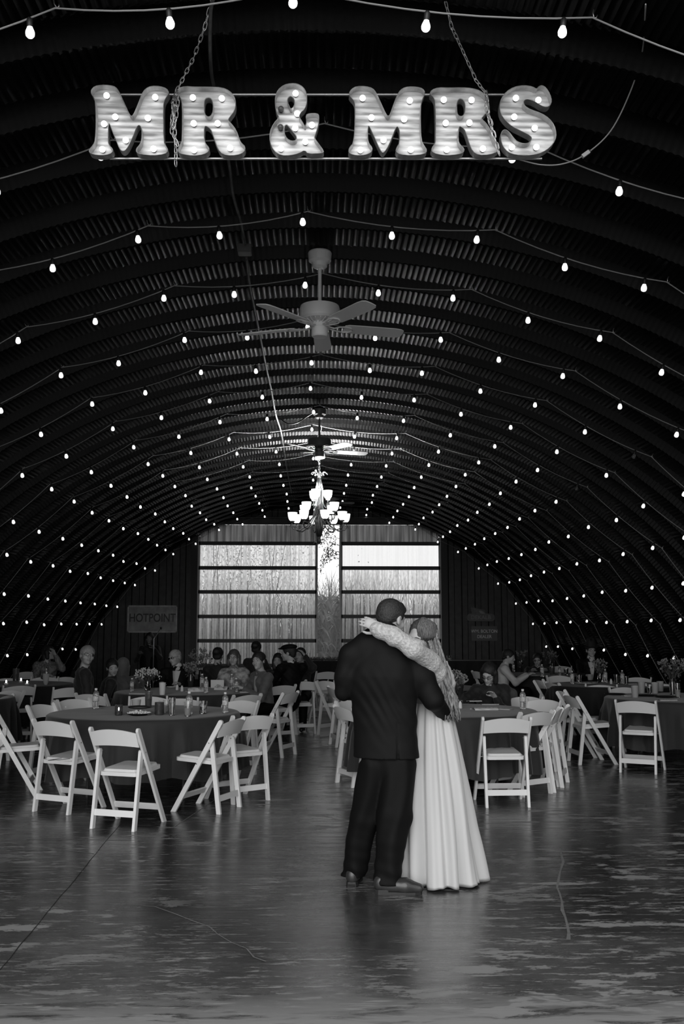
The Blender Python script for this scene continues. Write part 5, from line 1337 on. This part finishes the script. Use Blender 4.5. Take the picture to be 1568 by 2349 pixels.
ms = thing('microphone_stand', 'thin microphone stand in front of the standing dark figure', 'stand', (aty(352, 1500, 20.7).x, 20.7, 0)); MB().lathe([(.13, 0), (.14, .01), (.02, .02), (.015, .03)], 20).build('base', M_black, ms, 40, fix=True); MB().tube([(0, 0, .02), (0, 0, 1.35), (.12, .05, 1.55)], .009, 8).build('pole', M_steel, ms, True); MB().ball((.13, .06, 1.57), (.022, .022, .03), 10, 8).build('microphone', M_black, ms, True)
# jacket hung over the chair behind the bent woman
dj = aty(1135, 1585, 12.2); J = Solid(.012); o = Vector((dj.x, dj.y, 0)); t = thing('draped_jacket', 'grey jacket draped over the chair behind the bent woman', 'jacket', o)
J.chain([(-.20, 0, .80), (0, .02, .86), (.21, 0, .80)], [.045, .04, .045], .03, ((0, 1, 0), 1.2)); J.chain([(-.21, 0, .78), (-.24, -.02, .50)], [.05, .05], .03); J.chain([(.22, 0, .78), (.25, -.02, .50)], [.05, .05], .03)
J.chain([(-.10, .03, .78), (-.10, .04, .45)], [.12, .13], .05, ((0, 1, 0), 3)); J.chain([(.10, .03, .78), (.10, .04, .45)], [.12, .13], .05, ((0, 1, 0), 3)); J.build('jacket_shell', M_greyj, t)
# ================================================================== THE COUPLE
# --- groom, seen from behind
g0 = aty(880, 2040, 6.30); g0.z = 0
gt = thing('person', 'groom in black suit seen from behind, arm round the bride', 'person', g0)
def A(px, py, Y): return npv(aty(px, py, Y) - g0)
gf = Frame(aty(896, 1418, 6.29) - g0, R_(-42), R_(-10), R_(6), 1.0)
gfw = Vector((.26, .966, 0)).normalized(); grt = Vector((gfw.y, -gfw.x, 0))
S = Solid(.0065); head_solid(S, gf)
S.cone(npv(gf(0, -.020, -.05)), A(880, 1466, 6.30), .056, .066, .02)
S.chain([A(878, 1490, 6.31), A(875, 1550, 6.32), A(882, 1640, 6.32), A(886, 1730, 6.31)], [.12, .155, .14, .15], .05, (gfw, 1.5))
S.chain([A(845, 1484, 6.31), A(806, 1502, 6.32), A(790, 1585, 6.34), A(828, 1578, 6.56)], [.05, .052, .040, .028], .02)
S.chain([A(915, 1484, 6.31), A(948, 1506, 6.31), A(988, 1596, 6.28), A(1022, 1642, 6.50)], [.05, .052, .040, .028], .02)
hand_solid(S, Vector(A(828, 1578, 6.56)), Vector((.55, .6, .1)), Vector((-.7, .5, .1)), 1, .3)
hand_solid(S, Vector(A(1022, 1642, 6.50)), Vector((-.45, .80, .05)), Vector((.9, .3, 0)), -1, .35)
for hip, kn, an, toe in (((858, 1748, 6.32), (833, 1880, 6.35), (811, 1994, 6.44), (816, 2006, 6.56)), ((912, 1748, 6.30), (905, 1875, 6.25), (888, 2018, 6.20), (940, 2036, 6.17))):
    S.chain([A(*hip), A(*kn), A(*an)], [.095, .062, .042], .02); S.cone(A(*an), A(*toe), .036, .03, .02)
S.build('body', M_skin, gt)
h = Solid(.0065); R3 = gf.rot()
def HE(x, y, z, rx, ry, rz, k=.015, sub=False): h.ell(npv(gf(x, y, z)), np.array((rx, ry, rz)), R3, k, sub)
HE(0, -.014, .036, .082, .101, .087); HE(0, -.058, -.002, .066, .046, .052)
HE(0, .105, -.045, .09, .080, .105, .01, True); HE(0, .03, -.125, .12, .14, .055, .015, True)
for s in (-1, 1): HE(s * .090, .006, -.030, .020, .032, .045, .008, True)
h.cone(npv(gf(0, .07, .085)), npv(gf(.02, .085, .07)), .03, .02, .03)
h.disp = lambda X, Y, Z: .0016 * np.sin((X + Y * .7) * 420 + 8 * np.sin(Z * 40)) * np.sin(Z * 160)
h.build('hair', mat('short_dark_hair', .030, .55, var=.02, scale=90, bump=.5, bscale=220), gt)
face_parts(gf, gt)
# jacket
J = Solid(.0065)
J.chain([A(878, 1494, 6.32), A(874, 1550, 6.32), A(882, 1640, 6.32), A(886, 1765, 6.31)], [.175, .222, .190, .212], .05, (gfw, 1.55))
J.chain([A(873, 1466, 6.31), A(835, 1484, 6.31), A(806, 1502, 6.32)], [.062, .066, .070], .05); J.chain([A(885, 1466, 6.31), A(925, 1484, 6.31), A(948, 1506, 6.31)], [.062, .066, .072], .05)
J.chain([A(806, 1504, 6.32), A(794, 1550, 6.33)], [.076, .072], .03); J.chain([A(794, 1550, 6.33), A(788, 1586, 6.35)], [.072, .056], .02); J.chain([A(788, 1586, 6.35), A(824, 1580, 6.54)], [.056, .043], .015)
J.chain([A(946, 1508, 6.31), A(968, 1556, 6.29), A(994, 1606, 6.27)], [.082, .076, .066], .03); J.chain([A(994, 1606, 6.27), A(1022, 1641, 6.46)], [.062, .048], .015)
J.cone(A(880, 1466, 6.30), npv(gf(0, -.025, -.075)), .078, .070, .02); J.cone(A(881, 1464, 6.30), npv(gf(0, -.02, .0)), .058, .060, .004, None, True)
bk = -np.array(gfw[:]) * .135
J.cone(A(921, 1655, 6.31) + bk * 1.0, A(922, 1760, 6.31) + bk * 1.02, .006, .008, .004, None, True)   # vent
def jd(X, Y, Z):
    zz = Z + g0.z; u = X
    e = np.exp(-((zz - 1.12) / .16) ** 2); e2 = np.exp(-((zz - 1.32) / .12) ** 2)
    w1 = np.sin(u * 5 + 1.0) * .5 + .5; return .0034 * e * (.3 + w1) * np.sin((zz + u * 1.05 + .12 * np.sin(u * 9)) * 44 + 3 * np.sin(u * 7 + zz * 6)) + .0022 * e2 * np.sin((zz * .6 - u * 1.5) * 34 + 2 * np.sin(zz * 11)) + .0008 * np.sin(zz * 60 + 5 * np.sin(X * 14))
J.disp = jd
J.cuts = [(A(886, 1737, 6.31), (0, 0, -1))]
J.build('jacket', M_suit, gt)
sc_ = Solid(.0065); sc_.cone(A(880, 1464, 6.30), npv(gf(0, -.024, -.062)), .070, .064, .01); sc_.cone(A(880, 1464, 6.30), npv(gf(0, -.02, .0)), .059, .060, .003, None, True); sc_.build('shirt_collar', M_wshirt, gt)
T = Solid(.008)
T.chain([A(886, 1690, 6.31), A(888, 1745, 6.31)], [.17, .165], .04, (gfw, 1.45))
T.chain([A(862, 1755, 6.32), A(836, 1875, 6.35), A(822, 1930, 6.37), A(811, 2014, 6.40)], [.112, .094, .080, .078], .015)
T.chain([A(912, 1755, 6.30), A(905, 1870, 6.25), A(896, 1930, 6.22), A(889, 2022, 6.20)], [.120, .106, .088, .082], .015)
T.disp = lambda X, Y, Z: .005 * np.sin(X * 55 + 3 * np.sin(Z * 7)) * (Z < 1.0) + .005 * np.exp(-(Z / .16) ** 2) * np.sin(Z * 75 + X * 20)
T.cuts = [(np.array((0, 0, .052)), (0, 0, -1))]
T.build('trousers', M_trous, gt)
def shoe(heel, toe, yawdir):
    d = Vector((toe - heel)[:]); L_ = d.length; d.normalize(); n = Vector((d.y, -d.x, 0)); hl = Vector(heel[:])
    b = Solid(.005)
    q = lambda t, s, z: npv(hl + d * (L_ * t) + n * s + Vector((0, 0, z)))
    b.chain([q(.12, 0, .055), q(.35, 0, .052), q(.62, 0, .046), q(.88, 0, .034)], [.040, .040, .046, .030], .02)
    b.cone(q(.12, 0, .08), q(.25, 0, .085), .034, .034, .02); b.cone(q(.15, 0, .12), q(.20, 0, .115), .030, .028, .006, None, True)
    b.cuts = [(np.array((0, 0, .016)), (0, 0, -1))]
    o = b.build('shoe', M_shoe, gt)
    s2 = MB(); pl_ = []
    for t, w in ((0, .0), (.0, .028), (.06, .040), (.3, .038), (.45, .040), (.65, .050), (.85, .042), (.97, .022), (1.0, 0)): pl_.append((t, w))
    out = [(t, w) for t, w in pl_[1:]] + [(t, -w) for t, w in pl_[::-1][1:-1]]
    s2.prism(out, lambda t, w, z: hl + d * (L_ * (.02 + t * .93)) + n * w * .92 + Vector((0, 0, z)), .001, .018).build('sole', M_black, o, fix=True)
    hb = [(t, w) for t, w in ((0, .026), (.06, .038), (.26, .036), (.26, -.036), (.06, -.038), (0, -.026))]
    MB().prism(hb, lambda t, w, z: hl + d * (L_ * (.02 + t)) + n * w * .93 + Vector((0, 0, z)), .0005, .030).build('heel', M_black, o, fix=True)
fl0 = lambda px, py: npv(atz(px, py, 0) - g0)
hL = fl0(806, 2036); shoe(hL, hL + np.array((.05, .29, 0)), None)
hR = fl0(858, 2050); shoe(hR, hR + np.array((.300, -.02, 0)), None)

# --- bride, facing the camera and the groom, head against his
b0 = aty(1004, 2040, 6.52); b0.z = 0
bt = thing('person', 'bride in long ivory gown with lace sleeve round the groom', 'person', b0)
def B(px, py, Y): return npv(aty(px, py, Y) - b0)
bf = Frame(aty(964, 1462, 6.46) - b0, R_(140), R_(-10), R_(-12), .97)     # faces camera-left
bfw = Vector((-.45, -.89, 0)).normalized()
S = Solid(.0065); head_solid(S, bf, True)
S.cone(npv(bf(0, -.018, -.06)), B(978, 1512, 6.50), .044, .050, .02)
S.chain([B(986, 1532, 6.50), B(992, 1570, 6.51), B(992, 1620, 6.52), B(994, 1680, 6.53)], [.095, .115, .10, .135], .04, (bfw, 1.4))
S.chain([B(990, 1524, 6.47), B(992, 1524, 6.40), B(955, 1480, 6.17), B(872, 1441, 6.19)], [.045, .042, .036, .024], .02)
S.chain([B(972, 1526, 6.50), B(950, 1532, 6.56), B(905, 1580, 6.60), B(850, 1560, 6.58)], [.045, .042, .034, .024], .02)
hand_solid(S, Vector(B(874, 1442, 6.19)), Vector((-.9, .06, .42)), Vector((.10, -1, .25)), -1, .40, .92)
hand_solid(S, Vector(B(850, 1560, 6.58)), Vector((-.8, -.3, .3)), Vector((0, 1, 0)), 1, .3, .9)
for px in (980, 1016): S.chain([B(px, 1690, 6.53), B(px, 1850, 6.53), B(px + 2, 2008, 6.53)], [.085, .055, .036], .02); S.cone(B(px, 2022, 6.50), B(px - 8, 2034, 6.38), .03, .024, .02)
S.build('body', mat('fair_skin', .50, .5, var=.02, scale=18, spec=.35), bt)
face_parts(bf, bt, female=True)
# bodice and lace sleeves
D = Solid(.0065)
D.chain([B(986, 1532, 6.50), B(992, 1568, 6.51), B(990, 1615, 6.52), B(992, 1660, 6.53)], [.125, .142, .120, .140], .03, (bfw, 1.35))
for s in (-1, 1): D.ell(B(988, 1562, 6.50) + np.array(bfw[:]) * .08 + np.array((bfw.y, -bfw.x, 0)) * s * .06, (.055, .05, .055), None, .04)
D.disp = lambda X, Y, Z: .0025 * np.sin(Z * 120 + 3 * np.sin(X * 20))
D.cuts = [(B(986, 1516, 6.5), (0, 0, 1))]
D.build('bodice', M_dress, bt)
Ls = Solid(.0055)
Ls.chain([B(996, 1560, 6.40), B(1000, 1540, 6.36), B(988, 1520, 6.30), B(950, 1489, 6.15), B(904, 1460, 6.145), B(866, 1444, 6.17)], [.052, .058, .060, .056, .053, .050], .03)
Ls.cone(B(868, 1444, 6.17), B(848, 1436, 6.18), .044, .05, .006, None, True) if False else None
Ls.disp = lambda X, Y, Z: .0014 * np.sin(X * 170 + 4 * np.sin(Z * 60)) * np.sin(Z * 160 + 3 * np.sin(X * 70)) + .0025 * np.sin((X * .8 - Z * .6) * 52 + 2 * np.sin(Z * 23))
Ls.build('lace_sleeve', M_lace, bt)
L2_ = Solid(.008); L2_.chain([B(965, 1528, 6.52), B(905, 1580, 6.60), B(860, 1564, 6.58)], [.060, .048, .038], .03); L2_.build('lace_sleeve', M_lace, bt)
# skirt with deep soft pleats
P_ = []; N = 220; rg = random.Random(11); phs = [rg.uniform(0, 6.28) for _ in range(8)]
cw, chh = Vector(B(988, 1612, 6.52)), Vector((aty(1006, 2040, 6.48) - b0).xy.to_3d())
for i in range(N + 1):
    a = 2 * math.pi * (i % N) / N; row = []
    f = 0
    for n_, am, p_ in ((11, .55, phs[0]), (17, .35, phs[1]), (6, .35, phs[2]), (29, .14, phs[3])): f += am * math.sin(n_ * a + p_ + .9 * math.sin(2 * a + phs[4]))
    f = math.copysign(abs(f) ** .8, f)
    for j in range(46):
        t = j / 45; z = cw.z * (1 - t) + .006 * t
        c = cw.lerp(chh, t); rad = .118 + .150 * t ** .8 + .012 * math.sin(t * 3.1)
        amp = .008 + .034 * t ** .8
        fl_ = f + .25 * math.sin(5 * a + 6 * t + phs[5])
        r = rad + amp * fl_
        ex = 1.0 + .14 * max(0, t - .70) / .30 * max(0, math.cos(a - .25)) ** 3
        row.append((c.x + math.cos(a) * r * ex * .97, c.y + math.sin(a) * r * .98, z + (.006 * (1 + math.sin(7 * a)) if j == 45 else 0)))
    # turned-in hem
    e = row[-1]; row.append((chh.x + (e[0] - chh.x) * .975, chh.y + (e[1] - chh.y) * .975, e[2] + .012))
    P_.append(row)
MB().grid(P_).build('skirt', M_dress, bt, True)
# long wavy hair
h = Solid(.0065); R3 = bf.rot()
def HE(x, y, z, rx, ry, rz, k=.015, sub=False): h.ell(npv(bf(x, y, z)), np.array((rx, ry, rz)) * .97, R3, k, sub)
HE(0, -.022, .034, .084, .102, .092); HE(0, .112, -.040, .062, .066, .094, .012, True); HE(.006, .118, .035, .056, .055, .052, .012, True)
h.disp = lambda X, Y, Z: .0022 * np.sin((X * .8 + Y) * 330 + 5 * np.sin(Z * 40)) + .0015 * np.sin(X * 520 + Z * 60)
h.build('hair', mat('dark_blonde_roots', .075, .45, var=.05, scale=30, bump=.5, bscale=120, stretch=(5, 5, .6)), bt)
hb = MB(); rg = random.Random(21)
for k in range(44):      # locks combed from the parting down the side and back of the head
    th0 = math.pi * (.60 + .55 * (k / 43)) + rg.uniform(-.03, .03); pts = []        # 90 deg = front, 180 = her left, 270 = back
    for q in range(11):
        u = q / 10; el = math.pi / 2 * (1 - 1.18 * u); a = math.pi * .5 + (th0 - math.pi * .5) * min(1, .35 + u * 1.2) + .10 * math.sin(u * 9 + k)
        g = 1.03 + .05 * u
        pts.append(bf(.086 * g * math.cos(el) * math.cos(a), -.020 + .103 * g * math.cos(el) * math.sin(a) * (1.0 if math.sin(a) < 0 else .92), .036 + .094 * g * math.sin(el)))
    hb.tube(pts, [.004] + [.0085] * 9 + [.006], 5)
hb.build('combed_hair', mat('mid_blonde_hair', .12, .45, var=.09, scale=34, bump=.5, bscale=120, stretch=(5, 5, .6)), bt, True)['kind'] = 'stuff'; hb = MB()
for k in range(64):
    t0 = rg.uniform(-1, 1); a = R_(205) + t0 * 1.3
    st_ = Vector(bf(.070 * math.cos(a * .0 + t0 * 1.5 + 1.57), -.045 - .045 * math.cos(t0 * 1.2), .055 + rg.uniform(-.03, .03)))
    dx = rg.uniform(-.015, .075); dy = rg.uniform(-.10, .05); pts = []
    for q in range(12):
        u = q / 11
        base = Vector(B(1000 + 8 * u + 26 * u, 1455 + 195 * u + rg.uniform(-4, 4), 6.46))
        w_ = .016 * math.sin(u * 11 + k * .7) * u + .010 * math.sin(u * 19 + k)
        p = st_.lerp(base + Vector((dx * (.4 + .6 * u) - .03 + w_, dy + w_ * .7, 0)), min(1, u * 2.4) ** .8)
        pts.append(p)
    r0 = rg.uniform(.007, .013); hb.tube(pts, [r0 * (.6 + .6 * math.sin(math.pi * min(1, .25 + .75 * (i / 11)))) * (1.0 if i < 10 else .5) for i in range(12)], 6)
o = hb.build('hair_lock', M_hair_b, bt, True); o['kind'] = 'stuff'
